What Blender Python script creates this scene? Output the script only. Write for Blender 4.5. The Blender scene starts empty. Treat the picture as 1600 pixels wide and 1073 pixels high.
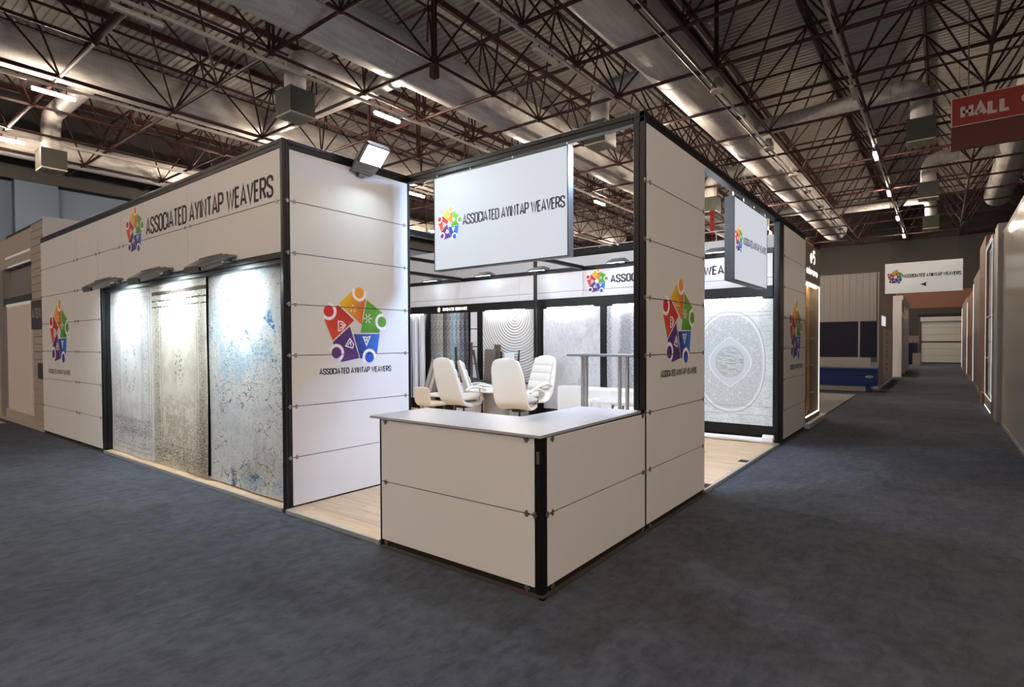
import bpy, bmesh, math, random
from mathutils import Vector, Matrix
random.seed(11)
S = bpy.context.scene
COL = S.collection
PI = math.pi
# ------------------------------------------------------------------ camera
CP = Vector((-2.9352, -2.0179, 1.6418))
YAW, PIT, ROL, FPX = 0.654636, -0.018376, -0.004673, 873.385
Fv = Vector((math.cos(YAW)*math.cos(PIT), math.sin(YAW)*math.cos(PIT), math.sin(PIT)))
Rv = Vector((math.sin(YAW), -math.cos(YAW), 0))
Uv = Rv.cross(Fv)
R2 = Rv*math.cos(ROL) + Uv*math.sin(ROL)
U2 = -Rv*math.sin(ROL) + Uv*math.cos(ROL)
cam = bpy.data.cameras.new('camera')
cam.sensor_fit = 'HORIZONTAL'; cam.sensor_width = 36
cam.lens = 36*FPX/1600
cam.shift_y = (551.481-536.5)/1600
cam.clip_end = 300
co = bpy.data.objects.new('camera', cam); COL.objects.link(co)
M = Matrix((R2, U2, -Fv)).transposed().to_4x4(); M.translation = CP
co.matrix_world = M
S.camera = co
# ------------------------------------------------------------------ world, exposure
W = bpy.data.worlds.new('hall_air'); S.world = W; W.use_nodes = True
W.node_tree.nodes['Background'].inputs[0].default_value = (1, .9, .8, 1)
W.node_tree.nodes['Background'].inputs[1].default_value = 0.02
S.view_settings.view_transform = 'Standard'
try: S.view_settings.look = 'None'
except Exception: pass
S.view_settings.exposure = 0.0
S.view_settings.gamma = 1.0
S.view_settings.use_curve_mapping = False
BATTEN = 560.0          # emission of the lit hall battens
FLOOD = 200.0           # emission of the booth floodlights
STRIP = 58.0            # emission of the strips over the rugs
BOX = 0.66             # emission of the light boxes
# ------------------------------------------------------------------ materials
def lin(c):
    r = []
    for v in c:
        v = v/255
        r.append(v/12.92 if v <= .04045 else ((v+.055)/1.055)**2.4)
    return tuple(r)
def new_mat(name):
    m = bpy.data.materials.new(name); m.use_nodes = True
    return m, m.node_tree, m.node_tree.nodes['Principled BSDF']
def mat(name, rgb, rough=.5, metal=0., emit=0., noise=0., nscale=8., bump=0., bscale=60., spec=None, ecol=None, trans=0.):
    m, nt, p = new_mat(name)
    c = lin(rgb)
    p.inputs['Base Color'].default_value = (*c, 1)
    p.inputs['Roughness'].default_value = rough
    p.inputs['Metallic'].default_value = metal
    if spec is not None: p.inputs['Specular IOR Level'].default_value = spec
    if trans: p.inputs['Transmission Weight'].default_value = trans
    if emit:
        p.inputs['Emission Color'].default_value = (*(lin(ecol) if ecol else c), 1)
        p.inputs['Emission Strength'].default_value = emit
    if noise:
        x = X.coord(nt)
        n = x.noise(nscale, 4)
        X.mix(nt, n, tuple(v*(1-noise) for v in c), tuple(min(1, v*(1+noise)) for v in c)).to(p.inputs['Base Color'])
    if bump:
        x = X.coord(nt)
        n = x.noise(bscale, 3)
        b = nt.nodes.new('ShaderNodeBump'); b.inputs['Strength'].default_value = bump; b.inputs['Distance'].default_value = .01
        nt.links.new(n.s, b.inputs['Height']); nt.links.new(b.outputs[0], p.inputs['Normal'])
    return m
class X:
    """one socket of a node tree, with arithmetic"""
    def __init__(s, nt, sock): s.nt = nt; s.s = sock
    def _in(s, n, i, v):
        if isinstance(v, X): s.nt.links.new(v.s, n.inputs[i])
        else: n.inputs[i].default_value = v
    def m(s, op, b=None, c=None):
        n = s.nt.nodes.new('ShaderNodeMath'); n.operation = op
        s._in(n, 0, s)
        if b is not None: s._in(n, 1, b)
        if c is not None: s._in(n, 2, c)
        return X(s.nt, n.outputs[0])
    def __add__(s, b): return s.m('ADD', b)
    __radd__ = __add__
    def __sub__(s, b): return s.m('SUBTRACT', b)
    def __rsub__(s, b): return (s*-1)+b
    def __mul__(s, b): return s.m('MULTIPLY', b)
    __rmul__ = __mul__
    def __truediv__(s, b): return s.m('DIVIDE', b)
    def abs(s): return s.m('ABSOLUTE')
    def sin(s): return s.m('SINE')
    def sqrt(s): return s.m('SQRT')
    def frac(s): return s.m('FRACT')
    def min(s, b): return s.m('MINIMUM', b)
    def max(s, b): return s.m('MAXIMUM', b)
    def gt(s, b): return s.m('GREATER_THAN', b)
    def lt(s, b): return s.m('LESS_THAN', b)
    def pw(s, b): return s.m('POWER', b)
    def ss(s, a, b):
        n = s.nt.nodes.new('ShaderNodeMapRange'); n.interpolation_type = 'SMOOTHSTEP'
        s._in(n, 0, s); n.inputs[1].default_value = a; n.inputs[2].default_value = b
        return X(s.nt, n.outputs[0])
    def band(s, c, w, f=.004): return 1 - (s-c).abs().ss(w, w+f)
    def noise(s, scale, detail=4, rough=.55, dist=0., dim='3D'):
        n = s.nt.nodes.new('ShaderNodeTexNoise')
        s.nt.links.new(s.s, n.inputs['Vector'])
        n.inputs['Scale'].default_value = scale; n.inputs['Detail'].default_value = detail
        n.inputs['Roughness'].default_value = rough; n.inputs['Distortion'].default_value = dist
        return X(s.nt, n.outputs['Fac'])
    def warp(s, scale, amt):
        n = s.nt.nodes.new('ShaderNodeTexNoise'); s.nt.links.new(s.s, n.inputs['Vector']); n.inputs['Scale'].default_value = scale; n.inputs['Detail'].default_value = 4
        a = s.nt.nodes.new('ShaderNodeVectorMath'); a.operation = 'SUBTRACT'; s.nt.links.new(n.outputs['Color'], a.inputs[0]); a.inputs[1].default_value = (.5, .5, .5)
        b = s.nt.nodes.new('ShaderNodeVectorMath'); b.operation = 'MULTIPLY_ADD'; s.nt.links.new(a.outputs[0], b.inputs[0]); b.inputs[1].default_value = (amt, amt, amt); s.nt.links.new(s.s, b.inputs[2])
        return X(s.nt, b.outputs[0])
    def vor(s, scale, feat='F1'):
        n = s.nt.nodes.new('ShaderNodeTexVoronoi'); n.feature = feat
        s.nt.links.new(s.s, n.inputs['Vector']); n.inputs['Scale'].default_value = scale
        return X(s.nt, n.outputs['Distance'])
    def xyz(s):
        n = s.nt.nodes.new('ShaderNodeSeparateXYZ'); s.nt.links.new(s.s, n.inputs[0])
        return [X(s.nt, o) for o in n.outputs]
    def scaled(s, v):
        n = s.nt.nodes.new('ShaderNodeVectorMath'); n.operation = 'MULTIPLY'
        s.nt.links.new(s.s, n.inputs[0]); n.inputs[1].default_value = v
        return X(s.nt, n.outputs[0])
    def to(s, inp): s.nt.links.new(s.s, inp); return s
    @staticmethod
    def coord(nt, which='Object'):
        n = nt.nodes.new('ShaderNodeTexCoord'); return X(nt, n.outputs[which])
    @staticmethod
    def mix(nt, f, a, b):
        n = nt.nodes.new('ShaderNodeMix'); n.data_type = 'RGBA'
        def put(i, v):
            if isinstance(v, X): nt.links.new(v.s, n.inputs[i])
            elif isinstance(v, tuple): n.inputs[i].default_value = (*v[:3], 1)
            else: n.inputs[i].default_value = v
        put(0, f); put(6, a); put(7, b)
        return X(nt, n.outputs[2])
def bump_to(nt, p, h, strength=.3, dist=.01):
    b = nt.nodes.new('ShaderNodeBump'); b.inputs['Strength'].default_value = strength; b.inputs['Distance'].default_value = dist
    nt.links.new(h.s, b.inputs['Height']); nt.links.new(b.outputs[0], p.inputs['Normal'])

WHITE = mat('white_laminate', (226, 224, 224), .42, noise=.015, nscale=3)
WHITE2 = mat('white_paint', (215, 214, 214), .6)
COUNTER = mat('white_counter', (236, 235, 236), .3)
BLACK = mat('black_anodised', (17, 18, 20), .38, .3)
BLACK2 = mat('black_matte', (12, 12, 13), .7)
STEEL = mat('clip_steel', (150, 148, 145), .35, .9)
CHROME = mat('chrome', (215, 216, 218), .1, 1.)
GREYMET = mat('grey_table_edge', (120, 122, 125), .45, .5)
ALU = mat('aluminium_trim', (190, 190, 188), .4, .6)
LAMPGREY = mat('lamp_housing', (118, 119, 120), .5, .3)
LEATHER = mat('cream_leather', (234, 231, 222), .45, bump=.05, bscale=180)
WLEATHER = mat('white_leather', (235, 233, 228), .45)
BEIGE = mat('beige_shell', (228, 212, 190), .5)
GLOW_FLOOD = mat('flood_glass', (235, 250, 248), .3, emit=FLOOD, ecol=(226, 244, 246))
GLOW_DOWN = mat('interior_flood_glass', (235, 250, 248), .3, emit=10, ecol=(222, 240, 252))
GLOW_TOWER = mat('tower_flood_glass', (235, 250, 248), .3, emit=150, ecol=(226, 244, 246))
GLOW_INNER = mat('added_inner_flood_glass', (235, 250, 248), .3, emit=185, ecol=(216, 234, 255))
GLOW_BACK = mat('added_back_flood_glass', (235, 250, 248), .3, emit=610, ecol=(178, 210, 255))
GLOW_SIDE = mat('added_side_flood_glass', (235, 250, 248), .3, emit=560, ecol=(226, 236, 248))
GLOW_STRIP = mat('bright_strip', (245, 250, 255), .3, emit=STRIP, ecol=(243, 248, 255))
GLOW_BAT = mat('batten_tube', (255, 240, 222), .3, emit=BATTEN, ecol=(255, 233, 211))
OFF_BAT = mat('batten_tube_off', (196, 186, 174), .5)
GLOW_BOX = mat('light_box_face', (110, 112, 116), .6, emit=BOX, ecol=(236, 244, 255))
GLOW_LED = mat('niche_led', (255, 250, 238), .3, emit=1.3, ecol=(255, 250, 236))
GLOW_LETTER = mat('lit_letters', (255, 252, 248), .3, emit=1.4, ecol=(255, 250, 246))
GLOW_EDGE = mat('showcase_edge', (225, 226, 225), .3, emit=.5, ecol=(230, 232, 232))
GLOW_DIM = mat('reflection_strip', (214, 212, 208), .4, emit=.2, ecol=(226, 226, 226))  # faint glow standing in for reflections on the left booth
GLOW_WIN = mat('lit_showcase', (225, 226, 225), .3, emit=.8, ecol=(226, 228, 230))
RED = mat('red_oxide_steel', (58, 23, 19), .6)
REDSIGN = mat('hall_sign_red', (120, 24, 20), .6)
REDBAND = mat('hall_sign_band', (76, 20, 17), .6)
PALESIGN = mat('hall_sign_print', (170, 156, 148), .6)
TRACK = mat('lamp_track', (190, 184, 176), .5, .2)
BOXGREEN = mat('diffuser_paint', (56, 57, 50), .6)
GRILLE = mat('diffuser_grille', (196, 192, 170), .5, .2)
INK = mat('black_print', (26, 26, 32), .6)
NAVY = mat('navy_glass', (14, 18, 48), .12)
BLUE = mat('blue_counter', (10, 48, 110), .35)
TAUPE = mat('taupe_board', (120, 108, 98), .55)
DARKW = mat('dark_wall', (52, 50, 47), .8)
BLUEW = mat('blue_grey_wall', (88, 101, 120), .8, noise=.04, nscale=.6)
PINKP = mat('pale_pink_board', (222, 208, 200), .45)
BROWN = mat('brown_board', (112, 74, 58), .6)
WOODBR = mat('brown_wood', (112, 84, 62), .5, noise=.12, nscale=5)
GLOSS = mat('glossy_greige', (138, 132, 122), .22, noise=.02, nscale=2)
DOORP = mat('door_panel', (176, 178, 174), .5)
DGREY = mat('dark_grey_metal', (66, 64, 62), .4, .3)
GREYB = mat('grey_board', (128, 122, 118), .4)
GREYCARP = mat('grey_carpet', (128, 124, 124), .95)
RUBBER = mat('black_plastic', (20, 20, 21), .55)
NICHEG = mat('niche_gold', (176, 140, 86), .35, .2)
STONE = mat('grey_stone', (150, 146, 140), .6, noise=.25, nscale=9)
GLASSD = mat('dark_glass', (40, 42, 46), .08)
SAMPLE = mat('brown_sample', (112, 98, 88), .7, noise=.25, nscale=14)
REDB = mat('red_banner', (190, 30, 26), .6)
STEP = mat('step_white', (186, 180, 178), .5)

def duct_mat():
    m, nt, p = new_mat('galvanised_duct')
    x = X.coord(nt); ax = x.xyz()
    n = x.scaled((.6, 3, 3)).noise(2.5, 4)
    X.mix(nt, n.ss(.3, .75), lin((198, 194, 188)), lin((222, 219, 213))).to(p.inputs['Base Color'])
    p.inputs['Metallic'].default_value = .1; p.inputs['Roughness'].default_value = .5
    w = (ax[0]*2*PI/.11).sin()
    bump_to(nt, p, w, .25, .006)
    return m
DUCT = duct_mat()
def roof_mat():
    m, nt, p = new_mat('roof_sheet')
    x = X.coord(nt)
    n = x.noise(.35, 3)
    X.mix(nt, n, lin((170, 165, 158)), lin((190, 185, 178))).to(p.inputs['Base Color'])
    p.inputs['Roughness'].default_value = .6; p.inputs['Metallic'].default_value = .15
    return m
ROOF = roof_mat()
def carpet_mat():
    m, nt, p = new_mat('hall_carpet')
    x = X.coord(nt)
    a = x.noise(1.1, 5, .6); b = x.noise(9, 6, .7); d = x.noise(140, 2, .6)
    st = x.scaled((.8, 1.6, 1)).noise(6, 6, .7, 1.2)
    v = a*.28 + b*.34 + st*.38
    c = X.mix(nt, v.ss(.38, .62), lin((62, 65, 73)), lin((88, 92, 102)))
    c2 = X.mix(nt, d.ss(.2, .8)*.35, c, lin((52, 54, 62)))
    c2.to(p.inputs['Base Color'])
    p.inputs['Roughness'].default_value = .92
    p.inputs['Specular IOR Level'].default_value = .2
    bump_to(nt, p, b*.5+d*.2+st*.4, .8, .02)
    return m
CARPET = carpet_mat()
def plank_mat():
    m, nt, p = new_mat('oak_laminate')
    oi = nt.nodes.new('ShaderNodeObjectInfo'); r = X(nt, oi.outputs['Random'])
    x = X.coord(nt); y3 = x.xyz()
    cmb = nt.nodes.new('ShaderNodeCombineXYZ')
    (y3[0]*9).to(cmb.inputs[0]); (y3[1]*.9 + r*40).to(cmb.inputs[1]); (r*17).to(cmb.inputs[2])
    v = X(nt, cmb.outputs[0])
    n = v.noise(1.2, 5, .6, .6); k = v.noise(6, 3)
    c = X.mix(nt, n.ss(.3, .72), lin((194, 160, 124)), lin((222, 193, 158)))
    c = X.mix(nt, (k.ss(.55, .8))*.3, c, lin((168, 136, 106)))
    c = X.mix(nt, r*.28, c, lin((222, 202, 178)))
    c.to(p.inputs['Base Color']); p.inputs['Roughness'].default_value = .42
    return m
OAK = plank_mat()
def print_mat(name, es):
    m, nt, p = new_mat(name)
    a = nt.nodes.new('ShaderNodeVertexColor'); a.layer_name = 'Col'
    nt.links.new(a.outputs[0], p.inputs['Base Color']); p.inputs['Roughness'].default_value = .5
    if es:
        nt.links.new(a.outputs[0], p.inputs['Emission Color']); p.inputs['Emission Strength'].default_value = es
    return m
PRINT = print_mat('logo_print', 0); PRINTLIT = print_mat('logo_print_backlit', BOX)
INKLIT = mat('backlit_ink', (40, 44, 58), .6, emit=.5, ecol=(40, 44, 58))
# ------------------------------------------------------------------ mesh helpers
class MB:
    def __init__(s): s.v = []; s.f = []; s.mi = []; s.sm = []
    def add(s, vs, fs, mi=0, sm=False):
        o = len(s.v); s.v += [tuple(v) for v in vs]
        for f in fs: s.f.append([i+o for i in f]); s.mi.append(mi); s.sm.append(sm)
        return s
    def box(s, x0, x1, y0, y1, z0, z1, mi=0):
        v = [(x, y, z) for z in (z0, z1) for y in (y0, y1) for x in (x0, x1)]
        return s.add(v, [(0,2,3,1),(4,5,7,6),(0,1,5,4),(2,6,7,3),(0,4,6,2),(1,3,7,5)], mi)
    def cbox(s, x0, x1, y0, y1, z0, z1, c=.004, mi=0):
        """box with chamfered edges"""
        vs = []; idx = {}
        X_ = (x0, x1); Y_ = (y0, y1); Z_ = (z0, z1); sg = (1, -1)
        for i in (0, 1):
            for j in (0, 1):
                for k in (0, 1):
                    for a in range(3):
                        p = [X_[i], Y_[j], Z_[k]]
                        d = [c*sg[i], c*sg[j], c*sg[k]]
                        for b in range(3):
                            if b != a: p[b] += d[b]
                        idx[(i, j, k, a)] = len(vs); vs.append(p)
        fs = []
        for a, (b, c_) in enumerate(((1, 2), (0, 2), (0, 1))):
            for e in (0, 1):
                q = []
                for (m, n) in ((0, 0), (1, 0), (1, 1), (0, 1)):
                    t = [0, 0, 0]; t[a] = e; t[b] = m; t[c_] = n; q.append(idx[(*t, a)])
                fs.append(q)
        for a in range(3):
            b, c_ = [t for t in range(3) if t != a]
            for m in (0, 1):
                for n in (0, 1):
                    t0 = [0]*3; t0[b] = m; t0[c_] = n; t1 = t0[:]; t1[a] = 1
                    fs.append([idx[(*t0, b)], idx[(*t1, b)], idx[(*t1, c_)], idx[(*t0, c_)]])
        for i in (0, 1):
            for j in (0, 1):
                for k in (0, 1): fs.append([idx[(i, j, k, a)] for a in range(3)])
        return s.add(vs, fs, mi)
    def ring_loft(s, rings, mi=0, sm=True, cap=True, closed=False):
        n = len(rings[0]); vs = [p for r in rings for p in r]; fs = []
        m = len(rings)
        for i in range(m if closed else m-1):
            for j in range(n):
                a = i*n+j; b = i*n+(j+1) % n; i2 = (i+1) % m
                fs.append((a, b, i2*n+(j+1) % n, i2*n+j))
        if cap and not closed: fs += [tuple(range(n))[::-1], tuple((m-1)*n+j for j in range(n))]
        return s.add(vs, fs, mi, sm)
    def path(s, pts, r, n=8, mi=0, sm=True, rad=None):
        P = [Vector(p) for p in pts]; rings = []
        up = None
        for i, p in enumerate(P):
            t = (P[min(i+1, len(P)-1)] - P[max(i-1, 0)]).normalized()
            if up is None:
                up = Vector((0, 0, 1)) if abs(t.z) < .9 else Vector((1, 0, 0))
            a = (up - t*up.dot(t)).normalized(); b = t.cross(a); up = a
            rr = rad[i] if rad else r
            rings.append([p + a*rr*math.cos(2*PI*k/n) + b*rr*math.sin(2*PI*k/n) for k in range(n)])
        return s.ring_loft(rings, mi, sm)
    def tube(s, a, b, r, n=8, mi=0, r2=None): return s.path([a, b], r, n, mi, True, [r, r2 if r2 is not None else r])
    def lathe(s, prof, n=20, c=(0, 0, 0), mi=0):
        rings = [[(c[0]+r*math.cos(2*PI*k/n), c[1]+r*math.sin(2*PI*k/n), c[2]+z) for k in range(n)] for r, z in prof]
        return s.ring_loft(rings, mi)
    def mesh(s, name, mats):
        me = bpy.data.meshes.new(name); me.from_pydata(s.v, [], s.f)
        for m in (mats if isinstance(mats, (list, tuple)) else [mats]): me.materials.append(m)
        me.polygons.foreach_set('material_index', s.mi)
        me.polygons.foreach_set('use_smooth', s.sm)
        bm = bmesh.new(); bm.from_mesh(me); bmesh.ops.recalc_face_normals(bm, faces=bm.faces); bm.to_mesh(me); bm.free()
        if any(s.sm): me.set_sharp_from_angle(angle=math.radians(42))
        return me
def link(name, me, parent=None, loc=(0, 0, 0), rz=0., rot=None):
    o = bpy.data.objects.new(name, me); COL.objects.link(o)
    o.location = loc
    o.rotation_euler = rot if rot else (0, 0, rz)
    if parent: o.parent = parent
    return o
def obj(name, mb, mats, parent=None, loc=(0, 0, 0), rz=0., rot=None): return link(name, mb.mesh(name, mats), parent, loc, rz, rot)
def tag(o, label=None, cat=None, group=None, kind=None):
    if label: o['label'] = label
    if cat: o['category'] = cat
    if group: o['group'] = group
    if kind: o['kind'] = kind
    return o
def thing(name, label, cat, loc=(0, 0, 0), rz=0., group=None, kind=None):
    o = bpy.data.objects.new(name, None); COL.objects.link(o); o.location = loc; o.rotation_euler = (0, 0, rz)
    o.empty_display_size = .1
    return tag(o, label, cat, group, kind)
KIDS = {}
def copy_tree(root, loc, rz, label, group=None):
    r = root.copy(); COL.objects.link(r); r.location = loc; r.rotation_euler = (0, 0, rz); r['label'] = label
    if group: r['group'] = group
    for ch in root.children:
        c = ch.copy(); COL.objects.link(c); c.parent = r
        for g in ch.children:
            d = g.copy(); COL.objects.link(d); d.parent = c
    return r
_cache = {}
def cached(key, fn):
    if key not in _cache: _cache[key] = fn()
    return _cache[key]
def part_box(name, parent, x0, x1, y0, y1, z0, z1, m, c=0.):
    key = (name, round(x1-x0, 3), round(y1-y0, 3), round(z1-z0, 3), m.name, c)
    def mk():
        b = MB()
        if c: b.cbox(0, x1-x0, 0, y1-y0, 0, z1-z0, c)
        else: b.box(0, x1-x0, 0, y1-y0, 0, z1-z0)
        return b.mesh(name, m)
    return link(name, cached(key, mk), parent, (x0, y0, z0))
# ------------------------------------------------------------------ lettering (strokes of one width)
def arc(cx, cz, rx, rz, a0, a1, n=7): return [(cx+rx*math.cos(math.radians(a0+(a1-a0)*i/n)), cz+rz*math.sin(math.radians(a0+(a1-a0)*i/n))) for i in range(n+1)]
def glyph(ch, w, r):
    h = 1.0; m = w/2
    ring = arc(w-r, h-r, r, r, 0, 90) + arc(r, h-r, r, r, 90, 180) + arc(r, r, r, r, 180, 270) + arc(w-r, r, r, r, 270, 360)
    if ch == 'A': return [[(0, 0), (m, h), (w, 0)], [(w*.17, .27), (w*.83, .27)]]
    if ch == 'S': return [[(w, .74)] + arc(w-r, h-r, r, r, 0, 90) + arc(r, h-r, r, r, 90, 180) + [(0, .72), (w*.12, .6), (w*.88, .4), (w, .28)] + arc(w-r, r, r, r, 0, -90) + arc(r, r, r, r, 270, 180) + [(0, .27)]]
    if ch == 'O': return [ring + [ring[0]]]
    if ch == 'G': return [[(w, .72)] + arc(w-r, h-r, r, r, 0, 90) + arc(r, h-r, r, r, 90, 180) + arc(r, r, r, r, 180, 270) + arc(w-r, r, r, r, 270, 360) + [(w, .47), (m, .47)]]
    if ch == 'C': return [[(w, .7)] + arc(w-r, h-r, r, r, 0, 90) + arc(r, h-r, r, r, 90, 180) + arc(r, r, r, r, 180, 270) + arc(w-r, r, r, r, 270, 360) + [(w, .3)]]
    if ch == 'I': return [[(m, 0), (m, h)]]
    if ch == 'T': return [[(0, h), (w, h)], [(m, 0), (m, h)]]
    if ch == 'E': return [[(w, h), (0, h), (0, 0), (w, 0)], [(0, .52), (w*.86, .52)]]
    if ch == 'F': return [[(w, h), (0, h), (0, 0)], [(0, .52), (w*.86, .52)]]
    if ch == 'L': return [[(0, h), (0, 0), (w, 0)]]
    if ch == 'D': return [[(0, 0), (0, h)] + arc(w-r, h-r, r, r, 90, 0) + arc(w-r, r, r, r, 0, -90) + [(0, 0)]]
    if ch == 'Y': return [[(0, h), (m, .42), (w, h)], [(m, .45), (m, 0)]]
    if ch == 'N': return [[(0, 0), (0, h), (w, 0), (w, h)]]
    if ch == 'M': return [[(0, 0), (0, h), (m, .25), (w, h), (w, 0)]]
    if ch == 'P': return [[(0, 0), (0, h)] + arc(w-r, h-r, r, r, 90, 0) + arc(w-r, .46+r, r, r, 0, -90) + [(0, .46)]]
    if ch == 'R': return [[(0, 0), (0, h)] + arc(w-r, h-r, r, r, 90, 0) + arc(w-r, .48+r, r, r, 0, -90) + [(0, .48)], [(m, .48), (w, 0)]]
    if ch == 'B': return [[(0, 0), (0, h)] + arc(w-r, h-r, r, r, 90, 0) + arc(w-r, .52+r, r, r, 0, -90) + [(0, .52)], [(w-r, .52)] + arc(w-r, .52-r, r, r, 90, 0) + arc(w-r, r, r, r, 0, -90) + [(0, 0)]]
    if ch == 'W': return [[(0, h), (w*.25, 0), (m, h*.92), (w*.75, 0), (w, h)]]
    if ch == 'V': return [[(0, h), (m, 0), (w, h)]]
    if ch == 'H': return [[(0, 0), (0, h)], [(w, 0), (w, h)], [(0, .5), (w, .5)]]
    if ch == 'K': return [[(0, 0), (0, h)], [(w, h), (0, .42)], [(w*.3, .58), (w, 0)]]
    if ch == 'X': return [[(0, 0), (w, h)], [(0, h), (w, 0)]]
    if ch == 'U': return [[(0, h)] + arc(r, r, r, r, 180, 270) + arc(w-r, r, r, r, 270, 360) + [(w, h)]]
    if ch == '9': return [arc(m, .68, m, .32, 0, 360, 20), [(w, .68), (w, .45)] + arc(w*.45, .4, w*.55, .4, 0, -100, 8)]
    x = .66
    if ch == 'a': return [arc(m, x/2, m, x/2, 0, 360, 14), [(w, x), (w, 0)]]
    if ch == 'd': return [arc(m, x/2, m, x/2, 0, 360, 14), [(w, h), (w, 0)]]
    if ch == 'n': return [[(0, 0), (0, x)], [(0, x*.6)] + arc(m, x*.6, m, x*.4, 180, 0, 8) + [(w, 0)]]
    if ch == 'e': return [[(0, x/2), (w, x/2)] + arc(m, x/2, m, x/2, 0, 310, 14)]
    if ch == '5': return [[(w, h), (w*.1, h), (0, .56), (m, .62)] + arc(m, .32, m, .3, 80, -110, 9)]
    return []
def ribbon(pts, t):
    P = [Vector((p[0], p[1])) for p in pts]
    Q = [P[0]]
    for p in P[1:]:
        if (p-Q[-1]).length > 1e-5: Q.append(p)
    P = Q; n = len(P)
    if n < 2: return [], []
    closed = (P[0]-P[-1]).length < 1e-4
    L = []; Rr = []
    for i in range(n):
        if closed and i in (0, n-1): a = (P[0]-P[-2]).normalized(); b = (P[1]-P[0]).normalized()
        else:
            a = (P[i]-P[i-1]).normalized() if i else (P[1]-P[0]).normalized()
            b = (P[i+1]-P[i]).normalized() if i < n-1 else a
        na = Vector((-a.y, a.x)); nb = Vector((-b.y, b.x)); nn = na+nb
        if nn.length < 1e-4: nn = na
        nn.normalize(); k = min(1/max(nn.dot(na), .3), 2.2)
        L.append(P[i]+nn*t/2*k); Rr.append(P[i]-nn*t/2*k)
    return L, Rr
def text_mesh(name, txt, width, height, mats, t=.1, bold=1., gap=.03, wid=.40):
    """flat lettering in local x (0..width), z (0..height), at y = 0"""
    b = MB(); x = 0.; items = []
    WD = {'I': .02, 'W': wid*1.55, 'M': wid*1.3, ' ': .1, 'A': wid*1.12, 'V': wid*1.1, 'T': wid*.95, 'E': wid*.8, 'L': wid*.8}
    for ch in txt:
        w = WD.get(ch, wid)
        if ch != ' ': items.append((ch, x, w))
        x += w + gap + t
    tot = x - gap - t
    sx = (width - t*height)/tot; sz = height*(1-t)
    tt = t*height
    for k, (ch, x0, w) in enumerate(items):
        for st in glyph(ch, w, min(w/2, .17)):
            pts = [((x0+px)*sx + tt/2, pz*sz + tt/2) for px, pz in st]
            L, Rr = ribbon([(px/1.25, pz) for px, pz in pts], tt)
            vs = [(p.x*1.25, -1e-5*(k % 3), p.y) for p in L] + [(p.x*1.25, -1e-5*(k % 3), p.y) for p in Rr]
            n = len(L)
            b.add(vs, [(i, n+i, n+i+1, i+1) for i in range(n-1)])
    me = bpy.data.meshes.new(name); me.from_pydata(b.v, [], b.f); me.materials.append(mats)
    return me
def disc(cx, cz, r, n=24): return [(cx+r*math.cos(2*PI*i/n), cz+r*math.sin(2*PI*i/n)) for i in range(n)]
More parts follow.
